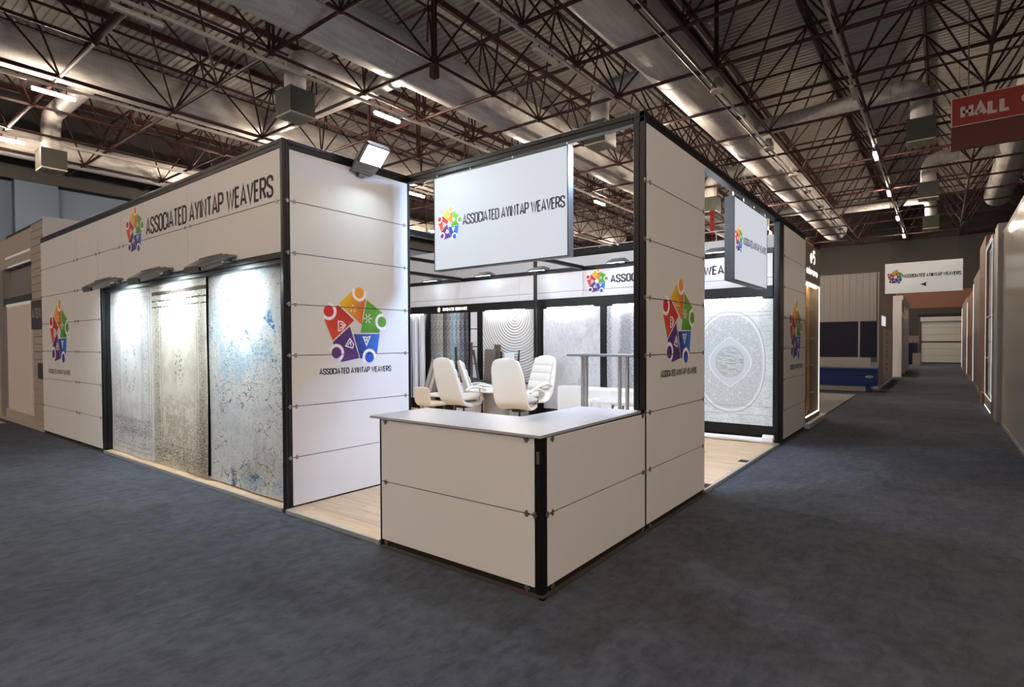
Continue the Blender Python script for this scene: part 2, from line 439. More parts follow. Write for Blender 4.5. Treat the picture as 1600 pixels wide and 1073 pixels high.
def logo_mesh(name, sc, mt, cuts=()):
    bm = bmesh.new(); cl = bm.loops.layers.float_color.new('Col')
    def poly(pts, cols, y):
        vs = [bm.verts.new((p[0]*sc, y, p[1]*sc)) for p in pts]
        f = bm.faces.new(vs)
        for i, l in enumerate(f.loops):
            c = cols[i % len(cols)] if isinstance(cols[0], tuple) else cols
            l[cl] = (*lin(c), 1)
    def line(pts, w, y):
        L, Rr = ribbon(pts, w)
        for i in range(len(L)-1): poly([L[i], Rr[i], Rr[i+1], L[i+1]], (250, 246, 250), y)
    y1, y2, y3 = -.0008, -.0013, -.0018
    poly([(-.06, .381), (-.23, .234), (.06, .022), (.118, .307)], [(240, 196, 40), (240, 200, 24), (222, 100, 34), (214, 84, 34)], y1)
    poly([(.132, .295), (.044, -.069), (.304, -.066), (.348, .162)], [(100, 176, 48), (84, 160, 44), (62, 132, 40), (104, 178, 52)], y1)
    poly([(-.046, -.085), (.04, -.349), (.162, -.347), (.235, -.297), (.266, -.298), (.307, -.076)], [(28, 46, 140), (22, 42, 130), (28, 80, 190), (40, 110, 214), (40, 112, 216), (52, 120, 220)], y1)
    poly([(-.092, -.002), (-.304, -.168), (-.296, -.201), (-.204, -.38), (.028, -.343)], [(84, 40, 122), (76, 38, 116), (84, 38, 120), (100, 42, 132), (78, 34, 112)], y1)
    poly([(-.273, .207), (-.36, .158), (-.404, .059), (-.307, -.155), (-.036, .064), (-.23, .214)], [(200, 32, 42), (206, 36, 40), (222, 66, 32), (224, 84, 32), (196, 34, 42), (190, 28, 40)], y1)
    for (cx, cz, c) in ((.034, .364, (244, 160, 48)), (-.351, .151, (212, 36, 44)), (.34, .057, (92, 160, 50)), (.162, -.336, (28, 84, 196)), (-.262, -.281, (90, 38, 124))):
        a = math.atan2(cz, cx)
        ring = [(cx+.094*math.cos(t), cz+.094*math.sin(t)) for t in [a+PI*.36+(PI*1.28)*i/20 for i in range(21)]]
        inner = [(cx+.06*math.cos(t), cz+.06*math.sin(t)) for t in [a+PI*1.64-(PI*1.28)*i/20 for i in range(21)]]
        poly(ring + inner, (250, 248, 250), y2)
        poly(disc(cx, cz, .06), c, y3)
    line([(-.237, .05), (-.236, -.05), (-.19, -.04), (-.148, .012), (-.187, .045), (-.237, .05)], .013, y2)
    line([(-.215, .02), (-.19, .02), (-.178, -.002)], .012, y2); line([(-.22, -.02), (-.19, -.015), (-.165, .015)], .012, y2)
    line([(-.093, -.131), (-.148, -.21), (-.062, -.233), (-.045, -.198), (-.093, -.131)], .013, y2)
    line([(-.12, -.2), (-.085, -.165), (-.08, -.21)], .012, y2)
    line([(.081, -.112), (.125, -.205), (.174, -.108), (.13, -.12), (.081, -.112)], .013, y2); line([(.105, -.135), (.12, -.15), (.135, -.135), (.13, -.165)], .012, y2)
    for i in range(6):
        a = i*PI/3; line([(.145+.012*math.cos(a), .09+.012*math.sin(a)), (.145+.045*math.cos(a), .09+.045*math.sin(a))], .011, y2)
        poly(disc(.145+.047*math.cos(a), .09+.047*math.sin(a), .009, 8), (250, 248, 250), y2)
    for i in range(5):
        a = i*2*PI/5; line([(-.05+.02*math.cos(a), .19+.02*math.sin(a)), (-.05+.05*math.cos(a+.4), .19+.04*math.sin(a+.4))], .010, y2)
    for z in cuts:
        for s in (-.004, .004):
            bmesh.ops.bisect_plane(bm, geom=bm.verts[:]+bm.edges[:]+bm.faces[:], plane_co=(0, 0, z+s), plane_no=(0, 0, 1))
        kill = [f for f in bm.faces if abs(f.calc_center_median().z - z) < .0039]
        bmesh.ops.delete(bm, geom=kill, context='FACES')
    me = bpy.data.meshes.new(name); bm.to_mesh(me); bm.free(); me.materials.append(mt)
    return me
ZB = .028
JOINTS = [ZB+.5*k for k in range(8)]
def put_logo(parent, x, z, sc, mt=PRINT, y=0., cut=True):
    cuts = [j-z for j in JOINTS if abs(j-z) < .45*sc] if cut else []
    link('logo', logo_mesh('logo', sc, mt, cuts), parent, (x, y, z))
def put_text(parent, txt, x0, x1, z0, z1, mt=INK, t=.135, y=0., wid=.40, gap=.03):
    return link('lettering', text_mesh('lettering', txt, x1-x0, z1-z0, mt, t, wid=wid, gap=gap), parent, (x0, y-.0009, z0))
AAW = 'ASSOCIATED AYINTAP WEAVERS'
def clip_mesh():
    b = MB(); b.cbox(-.011, .011, -.008, 0, -.022, .022, .004); b.cbox(-.022, .022, -.005, 0, -.008, .008, .002); return b.mesh('clip', STEEL)
CLIP = clip_mesh()
def panels(par, x0, x1, ks, m=WHITE, y=0., t=.006, clips=(True, True), g=.0035):
    for k in ks:
        part_box('panel', par, x0+g, x1-g, y, y+t, ZB+.5*k+(g if k else .028), ZB+.5*(k+1)-g, m, .0008)
def clips(par, xs, ks, y=0.):
    for k in ks:
        for x in xs: link('clip', CLIP, par, (x, y, ZB+.5*k))
# ------------------------------------------------------------------ the hall: floor, roof, walls
fl = obj('floor', MB().box(-24, 50, -14, 31, -.2, 0), CARPET); tag(fl, 'dark blue-grey carpet of the exhibition hall aisles', 'floor', kind='structure')
def roof():
    b = MB(); x = -24.; p = .25; prof = []
    while x < 50:
        prof += [(x, 0), (x+.10, 0), (x+.125, .05), (x+.225, .05)]; x += p
    vs = []; fs = []
    for i, (px, pz) in enumerate(prof): vs += [(px, -14, 12.42+pz), (px, 31, 12.42+pz)]
    for i in range(len(prof)-1): fs.append((2*i, 2*i+1, 2*i+3, 2*i+2))
    b.add(vs, fs)
    b.box(-24, 50, -14, 31, 12.6, 12.75)
    return b
tag(obj('ceiling', roof(), ROOF), 'corrugated metal roof deck above the red space frame', 'ceiling', kind='structure')
wl = obj('wall_left', MB().box(-24, 50, 30, 30.3, 0, 12.42).box(3.2, 4.7, 29.5, 30, 0, 8.75), BLUEW); tag(wl, 'blue-grey painted hall wall far behind the left booths', 'wall', kind='structure')
tag(obj('trim_1', MB().box(-24, 49, 29.4, 30, 8.75, 12.4), DARKW), 'dark eaves band above the blue-grey hall wall', 'wall', kind='structure')
tag(obj('wall_far', MB().box(49, 49.3, -14, 30, 0, 12.42), DARKW), 'dark hall end wall behind the roller door', 'wall', kind='structure')
tag(obj('wall_back', MB().box(-24.3, -24, -14, 31, 0, 12.42), DARKW), 'dark hall wall behind the camera', 'wall', kind='structure')
tag(obj('wall_right', MB().box(-24, 50, -14.3, -14, 0, 12.42), DARKW), 'dark hall wall beyond the right-hand booths', 'wall', kind='structure')
# the roller door at the end of the aisle
d = thing('door_1', 'pale sectional roller door closing the far end of the aisle', 'door', (48.6, -2.05, 0), -PI/2, kind='structure')
for i, (z0, z1) in enumerate(((.06, .55), (.56, 1.05), (1.06, 1.5), (1.62, 2.1), (2.11, 2.6), (2.61, 3.05))):
    part_box('panel', d, -1.2, 1.2, 0, .06, z0, z1, DOORP, .006)
part_box('rail', d, -1.22, 1.22, .0, .08, 1.51, 1.61, DGREY); part_box('threshold', d, -1.25, 1.25, -.02, .08, 0, .055, BLACK2)
part_box('drum_cover', d, -1.25, 1.25, -.12, .1, 3.06, 3.4, DOORP, .02)
for s in (-1.36, 1.22): part_box('door_jamb', d, s, s+.14, -.06, .12, 0, 3.6, DGREY, .01)
part_box('lintel', d, -1.36, 1.36, -.06, .12, 3.45, 3.62, BLACK2)
# ------------------------------------------------------------------ red space frame
NX = [-22, -19, -16, -13, -10, -7, -4, -1, 2, 5, 8, 10.5, 13] + [16+3*i for i in range(12)]
NY = [-12+3*i for i in range(15)]
ZBOT, ZTOP = 9.29, 11.9
sf = thing('space_frame', 'red oxide steel space frame of tubes carrying the hall roof', 'roof truss', (0, 0, 9.29))
struts = []
def nd(i, j): return Vector((NX[i], NY[j], ZBOT))
def tp(i, j): return Vector(((NX[i]+NX[i+1])/2, (NY[j]+NY[j+1])/2, ZTOP))
nx, ny = len(NX), len(NY)
for i in range(nx):
    for j in range(ny):
        if i < nx-1: struts.append((nd(i, j), nd(i+1, j), .058 if NY[j] in (3, 18) else .045))
        if j < ny-1: struts.append((nd(i, j), nd(i, j+1), .05))
for i in range(nx-1):
    for j in range(ny-1):
        t = tp(i, j)
        if i < nx-2: struts.append((t, tp(i+1, j), .045))
        if j < ny-2: struts.append((t, tp(i, j+1), .045))
        for a in (0, 1):
            for b in (0, 1): struts.append((nd(i+a, j+b), t, .031))
        struts.append((t, t+Vector((0, 0, .3)), .03))
for (i, j) in ((10, 7), (12, 9), (12, 5), (9, 8)):
    for dx in (-.06, .06): struts.append((nd(i, j)+Vector((dx, 0, 0)), nd(i, j)+Vector((dx, 0, 2.9)), .04))
def proj(p):
    d = p-CP; z = d.dot(Fv)
    if z < .3: return None
    return (800+FPX*d.dot(R2)/z, 551.48-FPX*d.dot(U2)/z, z)
def inframe(q): return q and -20 < q[0] < 1620 and -20 < q[1] < 560
def size(s):
    n = 0; mid = None; pts = [proj(s[0].lerp(s[1], k/8)) for k in range(9)]
    ins = [q for q in pts if inframe(q)]
    if not ins: return 0
    zz = sum(q[2] for q in ins)/len(ins)
    return len(ins)/9*(s[1]-s[0]).length*s[2]/zz/zz
order = sorted(struts, key=size, reverse=True)
unit = MB().tube((0, 0, 0), (0, 0, 1), 1, 7).mesh('strut', RED)
for a, b, r in order[:296]:
    o = link('strut', unit, sf)
    d_ = b-a; q = d_.to_track_quat('Z', 'Y')
    o.rotation_mode = 'QUATERNION'; o.rotation_quaternion = q; o.location = a-Vector((0, 0, 9.29)); o.scale = (r, r, d_.length)
rest = MB()
for a, b, r in order[296:]: rest.tube(a, b, r, 5)
for i in range(nx):
    for j in range(ny):
        p = nd(i, j); rest.lathe([(.02, -.09), (.085, -.06), (.1, 0), (.085, .06), (.02, .09)], 8, p)
o = obj('distant_struts', rest, RED, sf, (0, 0, -9.29)); o['kind'] = 'stuff'
for j in range(ny-1):
    part_box('purlin', sf, -24, 49, NY[j]+1.44, NY[j]+1.56, 2.9, 3.1, RED)
part_box('post_stub', sf, 7.9, 8.1, 8.9, 9.1, -.42, -.1, RED, .01)
# pipe run next to the duct
pp = MB().tube((-20, 3.35, 9.2), (47, 3.35, 9.2), .04, 8).tube((-20, 3.55, 9.22), (47, 3.55, 9.22), .028, 8)
for k in range(16): pp.box(-19+4*k, -18.95+4*k, 3.3, 3.6, 9.2, 9.34)
tag(obj('sprinkler_pipes', pp, DGREY), 'pair of dark pipes running beside the widest air duct', 'pipe')
for i, (x, z) in enumerate(((14.2, 9.42), (20.5, 9.42), (25, 9.42))):
    t = thing('hall_speaker', ('small pale loudspeaker under the pipes above the right tower', 'small pale loudspeaker on the pipes further along the aisle', 'small pale loudspeaker on the pipes farthest down the aisle')[i], 'loudspeaker', (x, 3.35, z), group='loudspeakers beside the widest duct')
    b = MB(); b.lathe([(.05, .1), (.12, .08), (.2, -.28), (.19, -.3), (.03, -.3)], 14); obj('horn', b, TRACK, t)
    part_box('bracket', t, -.015, .015, -.015, .015, -.2, .02, DGREY)
# ------------------------------------------------------------------ ducts
def main_duct(label, y, z, r, x0, x1):
    t = thing('air_duct', label, 'air duct', (0, y, z))
    obj('pipe', MB().tube((x0, 0, 0), (x1, 0, 0), r, 28), DUCT, t)
    x = x0+1.2; fm = MB().tube((-.03, 0, 0), (.03, 0, 0), r*1.012, 28).mesh('seam_band', DUCT)
    while x < x1: link('seam_band', fm, t, (x, 0, 0)); x += 3.05
    if x1 < 40: pass
    return t
main_duct('widest round galvanised air duct running above the right tower', 4.48, 10.16, .83, -18, 46)
main_duct('ribbed round air duct passing over the hanging light box', 10.53, 9.98, .70, -18, 40)
main_duct('round air duct running above the left booth facade', 19.5, 10.35, .64, -18, 40)
main_duct('round air duct at far right over the aisle wall', -4.55, 10.05, .62, -6, 40)
main_duct('round air duct against the blue-grey wall at far left', 27.6, 9.8, .6, -18, 40)
def bez(a, b, c, n=7): return [tuple((1-t)**2*a[k]+2*t*(1-t)*b[k]+t*t*c[k] for k in range(3)) for t in [i/n for i in range(n+1)]]
def branch(label, start, elbow, zbox, s=.78, r=.3, bh=.75):
    """pipe from start to the elbow, then down to a square diffuser box"""
    t = thing('branch_duct', label, 'air duct', (elbow[0], elbow[1], zbox))
    st = Vector(start)-Vector((elbow[0], elbow[1], zbox)); el = Vector((0, 0, elbow[2]-zbox))
    dirv = (st-el).normalized(); e1 = el+dirv*.55; e2 = el-Vector((0, 0, .55))
    obj('pipe', MB().tube(st, e1, r, 20), DUCT, t)
    obj('elbow', MB().path(bez(e1, el, e2), r*1.01, 20), DUCT, t)
    obj('drop_pipe', MB().tube(e2, (0, 0, bh), r, 20), DUCT, t)
    obj('diffuser_box', MB().box(-s/2, s/2, -s/2, s/2, .05, bh), BOXGREEN, t)
    g = MB(); n = 9
    for k in range(n+1):
        c = -s/2+.02+(s-.04)*k/n
        g.box(c-.008, c+.008, -s/2, s/2, 0, .05); g.box(-s/2, s/2, c-.008, c+.008, .002, .048)
    obj('grille', g, GRILLE, t)
    return t
branch('branch duct with grille box above the left tower floodlight', (8.8, 12.9, 9.95), (6.2, 12.85, 9.95), 8.15)
branch('branch duct whose grille box hangs behind the right tower post', (13.85, 5.1, 10.0), (13.75, 7.05, 10.0), 8.15)
branch('branch duct with box above the leftmost lit battens', (3.3, 19.5, 10.2), (3.3, 24.5, 10.2), 8.15)
branch('branch duct with dark box hanging beside the hall number sign', (20.6, 3.9, 10.0), (19.9, -1.45, 10.0), 8.1)
branch('branch duct with dark box hanging beyond the hall number sign', (29.3, -4.3, 10.0), (29.3, -1.5, 10.0), 8.15)
branch('branch duct above the right-hand light box', (25.8, 4.7, 10.0), (25.8, 7.3, 10.0), 8.15)
branch('branch duct far down the hall above the tower by the aisle', (36.6, 4.7, 10.0), (36.6, 7.3, 10.0), 8.15)
branch('branch duct with box farthest along the aisle', (38, 3.9, 10.0), (38, -1.5, 10.0), 8.15)
branch('branch duct with grille box at the top edge above the facade', (3.1, 10.2, 10.05), (3.1, 7.03, 10.05), 8.15)
t = thing('cross_duct', 'short cross duct joining two roof ducts above the facade lettering', 'air duct', (8.85, 0, 10.0))
obj('pipe', MB().tube((0, 10.6, 0), (0, 19.4, .2), .36, 22), DUCT, t)
# ------------------------------------------------------------------ lamp tracks and battens
TY = [(-12.1, 'over the booths right of the aisle'), (-5.9, 'near the right-hand aisle wall'), (.1, 'along the aisle'), (6.1, 'above the hanging light box'), (12.3, 'above the left tower'), (18.6, 'above the left facade'), (24.5, 'next to the blue-grey wall')]
bmk = {}
def batten(lit, i):
    t = thing('batten_lamp', '', 'ceiling lamp')
    part_box('lamp_housing', t, -.52, .52, -.066, .066, .036, .07, TRACK, .006)
    obj('tube', MB().box(-.5, .5, -.05, .05, -.035, .035), GLOW_BAT if lit else OFF_BAT, t)
    for s in (-.51, .5): part_box('end_cap', t, s, s+.012, -.05, .05, -.04, .0, TRACK)
    for s in (-.3, .3): part_box('hanger', t, s-.01, s+.01, -.02, .02, .09, .2, DGREY)
    return t
protoL = batten(True, 0); protoO = batten(False, 0); usedL = usedO = False
ORD = ['first', 'second', 'third', 'fourth', 'fifth', 'sixth', 'seventh', 'eighth', 'ninth', 'tenth']
for y, where in TY:
    tr = obj('lamp_track', MB().box(-21, 47 if y > 0 else 24, y-.02, y+.02, 9.18, 9.25).box(-21, 47 if y > 0 else 24, y-.03, y+.03, 9.16, 9.185), TRACK)
    tag(tr, 'thin pale cable track for ceiling lamps '+where, 'lamp track', 'lamp tracks under the roof')
    n = 0
    for k in range(-3, 7):
        x = 2.0+7.12*k + (.2 if y < 1 else 0)
        if y > 3 and k == -1 or y == 6.1 and k == 0 or y == .1 and k in (-1, 0, 1): continue
        if y == -5.9 and k > -1 or y == -12.1 and k > 1: continue
        lit = (y, k) not in ((12.3, 0), (6.1, 1), (.1, 2))
        vis = proj(Vector((x, y, 8.97))); seen = bool(vis and 0 < vis[0] < 1600 and 0 < vis[1] < 560)
        if lit: o = protoL if not usedL else copy_tree(protoL, (0, 0, 0), 0, ''); usedL = True
        else: o = protoO if not usedO else copy_tree(protoO, (0, 0, 0), 0, ''); usedO = True
        o.location = (x, y, 8.97)
        if seen:
            n += 1
            o['label'] = ('lit white batten lamp, ' if lit else 'unlit grey batten lamp, ') + ORD[n-1] + ' in view on the track ' + where
        else:
            o['label'] = 'lit batten lamp outside the picture on a track of the hall roof'
        o['group'] = 'batten lamps in view' if seen else 'batten lamps out of view'
# one round high-bay lamp over the booth, above the picture
t = thing('high_bay_lamp', 'round high-bay hall lamp hanging over the booth above the picture', 'ceiling lamp', (3.7, 4.3, 8.85))
obj('reflector', MB().lathe([(.06, .4), (.12, .38), (.3, .02), (.31, 0), (.29, .0), (.1, .34), (.0, .35)], 24), DGREY, t)
obj('lens', MB().lathe([(.0, .03), (.27, .03), (.27, .04), (.0, .04)], 24), mat('high_bay_lens', (245, 248, 255), .3, emit=380, ecol=(240, 246, 255)), t)
obj('cable', MB().tube((0, 0, .38), (0, 0, .46), .01, 6).tube((0, -1.34, .44), (0, .02, .44), .012, 6), DGREY, t)
# ------------------------------------------------------------------ the booth: raised floor
pf = thing('raised_floor', 'raised oak laminate floor of the white booth with aluminium edging', 'floor', (0, 0, 0))
obj('deck', MB().box(.012, 6.62, .012, 11.25, 0, .026), BLACK2, pf)
pl = MB().cbox(.0008, .1992, .0008, 1.3992, 0, .012, .001).mesh('plank', OAK)
for i in range(33):
    off = (i*.53) % 1.4
    for j in range(-1, 6):
        y0 = .02+off+1.4*j
        if y0 < .02 or y0+1.4 > 8.6:
            if y0 < .02 and y0+1.4 > .15:
                L = y0+1.4-.02; o = part_box('plank', pf, .0148+.2*i+.0008, .0148+.2*i+.1992, .021, .021+L-.002, .026, .038, OAK, .001)
            continue
        link('plank', pl, pf, (.0148+.2*i, y0, .026))
for a, b in ((1.6, 2.995), (3.06, 8.04)): part_box('edge_trim', pf, -.012, .016, a, b, 0, .042, ALU, .003)
part_box('edge_trim', pf, 3.105, 6.6, -.012, .016, 0, .042, ALU, .003)
BASEB = mat('base_board', (66, 55, 48), .8)
part_box('base_board', pf, -.026, .012, -.026, 1.56, 0, .013, BASEB); part_box('base_board', pf, -.026, 3.1, -.026, .012, 0, .0131, BASEB)
part_box('base_board', pf, -.012, .012, 8.06, 11.25, 0, .013, BASEB); part_box('base_board', pf, 6.62, 8.7, -.02, .012, 0, .013, BASEB)
# ------------------------------------------------------------------ reception counter
rc = thing('reception_counter', 'white L-shaped reception counter at the booth corner', 'counter', (0, 0, 0))
fr = thing('counter_front', None, None); fr.parent = rc; fr.rotation_euler = (0, 0, -PI/2); fr.location = (0, 1.575, 0)
def counter():
    for k in (0, 1):
        part_box('panel', rc, 0, .006, .0586, 1.573, ZB+.5*k+(.0035 if k else .028), ZB+.5*k+.4965, WHITE, .0008)
        part_box('panel', rc, .067, 1.57, 0, .006, ZB+.5*k+(.003 if k else .028), ZB+.5*k+.497, WHITE, .0015)
        part_box('panel', rc, .62, .635, .62, 1.57, ZB+.5*k+.003, ZB+.5*k+.497, WHITE, .0015)
        part_box('panel', rc, .62, 1.57, .62, .635, ZB+.5*k+.003, ZB+.5*k+.497, WHITE, .0015)
        part_box('panel', rc, .02, .62, 1.572, 1.59, ZB+.5*k+.003, ZB+.5*k+.497, WHITE, .0015)
    part_box('post', rc, .005, .062, .005, .055, .0, 1.03, BLACK, .004)
    part_box('post', rc, .004, .03, 1.574, 1.6, .0, 1.03, BLACK, .003)
    part_box('post', rc, 1.52, 1.57, .02, .07, .0, 1.03, BLACK, .003)
    part_box('post', rc, .62, .66, .62, .66, .0, 1.03, BLACK, .003)
    for z in (.0, .985):
        part_box('rail', rc, .018, .05, .05, 1.57, z+.015, z+.045, BLACK)
        part_box('rail', rc, .05, 1.57, .018, .05, z+.015, z+.045, BLACK)
    part_box('backing', rc, .007, .018, .06, 1.57, .03, 1.02, BLACK2); part_box('backing', rc, .066, 1.57, .007, .018, .03, 1.02, BLACK2)
    b = MB(); o = [(-.014, 1.70), (-.024, -.004), (1.0, .02), (1.56, .034), (1.56, .645), (.655, .645), (.655, 1.72), (.3, 1.72)]
    n = len(o)
    b.add([(x, y, 1.032) for x, y in o]+[(x, y, 1.05) for x, y in o], [tuple(range(n))[::-1], tuple(range(n, 2*n))]+[(i, (i+1) % n, n+(i+1) % n, n+i) for i in range(n)])
    obj('counter_top', b, mat('counter_top_white', (172, 173, 178), .35), rc)
    for y in (.12, 1.52):
        for z in (ZB+.01, ZB+.5, ZB+.985): link('clip', CLIP, rc, (0, y, z), -PI/2)
    for x in (.12, 1.52):
        for z in (ZB+.01, ZB+.5, ZB+.985): link('clip', CLIP, rc, (x, 0, z))
    for p, r in (((.0, .055, ZB+.5), -PI/2), ((.06, 0, ZB+.5), 0)): link('clip', CLIP, rc, p, r)
    part_box('latch', rc, .001, .006, .02, .045, .86, .94, STEEL, .002)
counter(); bpy.data.objects.remove(fr)
# ------------------------------------------------------------------ modular walls of the booth
def tower_top(t, x0, x1, z=3.53, d=.08): part_box('rail', t, x0, x1, .004, d, z, z+.045, BLACK, .003); part_box('rail', t, x0, x1, 0, d, z+.047, z+.09, BLACK, .003)
# right tower (faces the aisle)
t = thing('right_tower', 'white panelled tower with logo standing behind the counter', 'booth tower', (1.57, 0, 0))
panels(t, .034, 1.53, range(7)); tower_top(t, 0, 1.53, d=.1)
part_box('post', t, 0, .032, 0, .05, 1.05, 3.62, BLACK, .004); part_box('post', t, .002, .034, .055, .108, 1.05, 3.62, BLACK, .004)
part_box('post', t, 1.50, 1.53, .02, .1, .03, 3.53, BLACK, .003)
part_box('rail', t, .0, 1.53, .01, .05, .015, .06, BLACK); part_box('backing', t, .034, 1.5, .007, .03, .03, 3.53, BLACK2)
part_box('back_panel', t, .034, 1.5, .09, .1, .05, 3.53, WHITE2)
clips(t, (.0, .1, 1.47), range(1, 7)); clips(t, (.1, 1.47), [0])
put_logo(t, 2.375-1.57, 1.83, 1.0); put_text(t, AAW, 1.906-1.57, 2.842-1.57, 1.317, 1.383, t=.16)
# left tower side (faces the entrance)
t = thing('left_tower', 'white panelled tower side with large logo beside the entrance', 'booth tower', (0, 3.0, 0))
panels(t, .074, 1.585, range(7)); tower_top(t, .06, 1.6)
part_box('post', t, 0, .036, 0, .05, .0, 3.62, BLACK, .004); part_box('post', t, .038, .072, 0.006, .05, .0, 3.62, BLACK, .004)
part_box('post', t, 1.588, 1.62, -.004, .05, .03, 3.62, BLACK, .004)
part_box('rail', t, .07, 1.59, .01, .05, .015, .06, BLACK); part_box('backing', t, .07, 1.58, .007, .03, .03, 3.53, BLACK2)
clips(t, (.05, .12, 1.53), range(1, 7)); clips(t, (.2,), [0])
put_logo(t, .848, 1.827, 1.0); put_text(t, AAW, .38, 1.315, 1.322, 1.388, t=.16)
# left facade: fascia over the rugs and the wall at its far end
FY = 11.262
def ly(y): return FY-y
t = thing('left_facade', 'long white facade with lettering above the three display rugs', 'booth wall', (0, FY, 0), -PI/2)
for a, b in ((11.258, 9.204), (9.204, 8.178), (8.178, 7.19), (7.19, 5.066), (5.066, 3.035)): panels(t, ly(a), ly(b), [6])
for a, b in ((11.258, 8.178), (8.178, 7.19), (7.19, 5.066), (5.066, 3.035)): panels(t, ly(a), ly(b), [5])
for k in (3, 4): panels(t, ly(11.258), ly(8.113), [k])
for k in (0, 1, 2): panels(t, ly(11.258), ly(9.226), [k]); panels(t, ly(9.226), ly(8.113), [k])
part_box('rail', t, 0, ly(3.05), .0, .08, 3.53, 3.575, BLACK, .003); part_box('rail', t, 0, ly(3.05), .0, .08, 3.577, 3.62, BLACK, .003)
part_box('beam', t, ly(8.12), ly(3.05), .01, .07, 2.475, 2.523, BLACK, .003); part_box('beam', t, ly(8.12), ly(3.05), .03, .13, 2.43, 2.474, BLACK, .003)
part_box('post', t, ly(8.11), ly(8.05), .0, .05, .03, 2.5, BLACK, .004); part_box('post', t, ly(8.11), ly(8.06), .055, .14, .03, 2.5, BLACK, .004)
part_box('rail', t, 0, ly(8.05), .01, .05, .015, .06, BLACK)
part_box('backing', t, .003, ly(8.12), .007, .03, .03, 3.5, BLACK2); part_box('backing', t, ly(8.12), ly(3.05), .007, .03, 2.53, 3.52, BLACK2)
part_box('back_board', t, ly(8.05), ly(3.05), .2, .22, .03, 2.5, BLACK2)
clips(t, (.02, ly(9.3), ly(9.15), ly(8.25), ly(8.1), ly(7.27), ly(7.12), ly(5.13), ly(5.0), ly(3.1)), [6]); clips(t, (.02, ly(9.3), ly(9.16)), range(1, 6)); clips(t, (ly(8.15),), range(1, 5))
put_logo(t, ly(10.2), 1.86, 1.33); put_text(t, AAW, ly(10.89), ly(9.63), 1.13, 1.21)
put_logo(t, ly(6.69), 3.19, .74); put_text(t, AAW, ly(6.30), ly(3.16), 3.075, 3.30, t=.135)
# inner faces of the storage block behind the facade
t = thing('storage_wall', 'plain white inner wall behind the left display', 'booth wall', (1.62, 3.06, 0), PI/2)
for k in range(5):
    for q in range(7): part_box('panel', t, 1.5*k*.78, 1.5*k*.78+1.164, -.018, 0, ZB+.5*q+.003, ZB+.5*q+.497, WHITE, .0015)
# header beams
t = thing('entrance_beam', 'black beam over the entrance carrying the larger light box', 'beam', (1.57, 0, 3.53))
part_box('rail', t, 0, .08, .11, 3.0, .047, .09, BLACK, .003); part_box('rail', t, .004, .08, .11, 3.0, 0, .045, BLACK, .003)
t = thing('aisle_beam', 'black beam from right tower to far tower along the aisle', 'beam', (3.1, 0, 3.53))
part_box('rail', t, 0, 3.52, 0, .1, .047, .09, BLACK, .003); part_box('rail', t, 0, 3.52, .004, .1, 0, .045, BLACK, .003)
# far tower on the aisle
t = thing('far_tower', 'white panelled tower with logo farthest along the booth', 'booth tower', (6.62, 0, 0))
panels(t, .3, 2.1, range(7)); tower_top(t, 0, 2.1, d=.1)
part_box('post', t, .0, .14, 0, .09, .03, 3.53, BLACK, .004); part_box('post', t, .142, .298, .004, .09, .0, 3.53, BLACK, .004)
part_box('rail', t, .3, 2.1, .01, .05, .015, .06, BLACK); part_box('backing', t, .3, 2.08, .007, .09, .03, 3.53, BLACK2)
clips(t, (.33, 2.06), range(1, 7))
put_logo(t, 7.88-6.62, 1.83, 1.26); put_text(t, AAW, 7.375-6.62, 8.47-6.62, 1.163, 1.245)
# back wall of the booth (faces the entrance)
BY = 11.2
def by(y): return BY-y
bw = thing('back_wall', 'black framed back wall of rug bays under a white fascia', 'booth wall', (6.6, BY, 0), -PI/2)
seams = [.1, 1.53, 3.55, 5.1, 6.76, 8.3, 9.8, 11.15]
for a, b in zip(seams[:-1], seams[1:]):
    part_box('panel', bw, by(b)+.003, by(a)-.003, 0, .016, 2.533, 2.66, WHITE, .0015); part_box('panel', bw, by(b)+.003, by(a)-.003, 0, .016, 2.667, 3.045, WHITE, .0015)
part_box('rail', bw, 0, by(.09), -.01, .06, 3.05, 3.13, BLACK, .003)
part_box('beam', bw, 0, by(.09), -.03, .08, 2.345, 2.528, BLACK, .004)
for a, b in ((0.005, .088), (1.36, 1.62), (3.01, 3.155), (4.465, 4.655), (6.1, 6.265), (7.72, 7.9), (9.4, 9.55)):
    part_box('post', bw, by(b), by(a), -.03, .08, .04, 2.345, BLACK, .004)
part_box('rail', bw, by(1.36), by(.088), -.02, .06, .13, .3, BLACK, .004); part_box('rail', bw, by(4.465), by(1.62), -.02, .06, .04, .3, BLACK, .004)
part_box('backing', bw, 0, by(.09), .06, .08, .04, 3.13, BLACK2)
put_logo(bw, by(3.23), 2.825, .57, y=0, cut=False); put_text(bw, AAW, by(2.945), by(.44), 2.765, 2.918, t=.16)
# small name on the black beam
put_text(bw, 'BINBACIE', by(7.33), by(6.96), 2.40, 2.47, GLOW_LETTER, .17, y=-.031); put_text(bw, 'BOGAMICE', by(6.925), by(6.56), 2.40, 2.47, GLOW_LETTER, .17, y=-.031)
b = MB()
for i in range(6):
    a = i*PI/3+PI/6; L, Rr = ribbon([(.012*math.cos(a), .012*math.sin(a)), (.035*math.cos(a-.5), .045*math.sin(a-.5)), (.045*math.cos(a), .055*math.sin(a))], .016)
    n = len(L); b.add([(p.x, 0, p.y) for p in L]+[(p.x, 0, p.y) for p in Rr], [(q, n+q, n+q+1, q+1) for q in range(n-1)])
obj('emblem', b, GLOW_LETTER, bw, (by(7.46), -.032, 2.435))
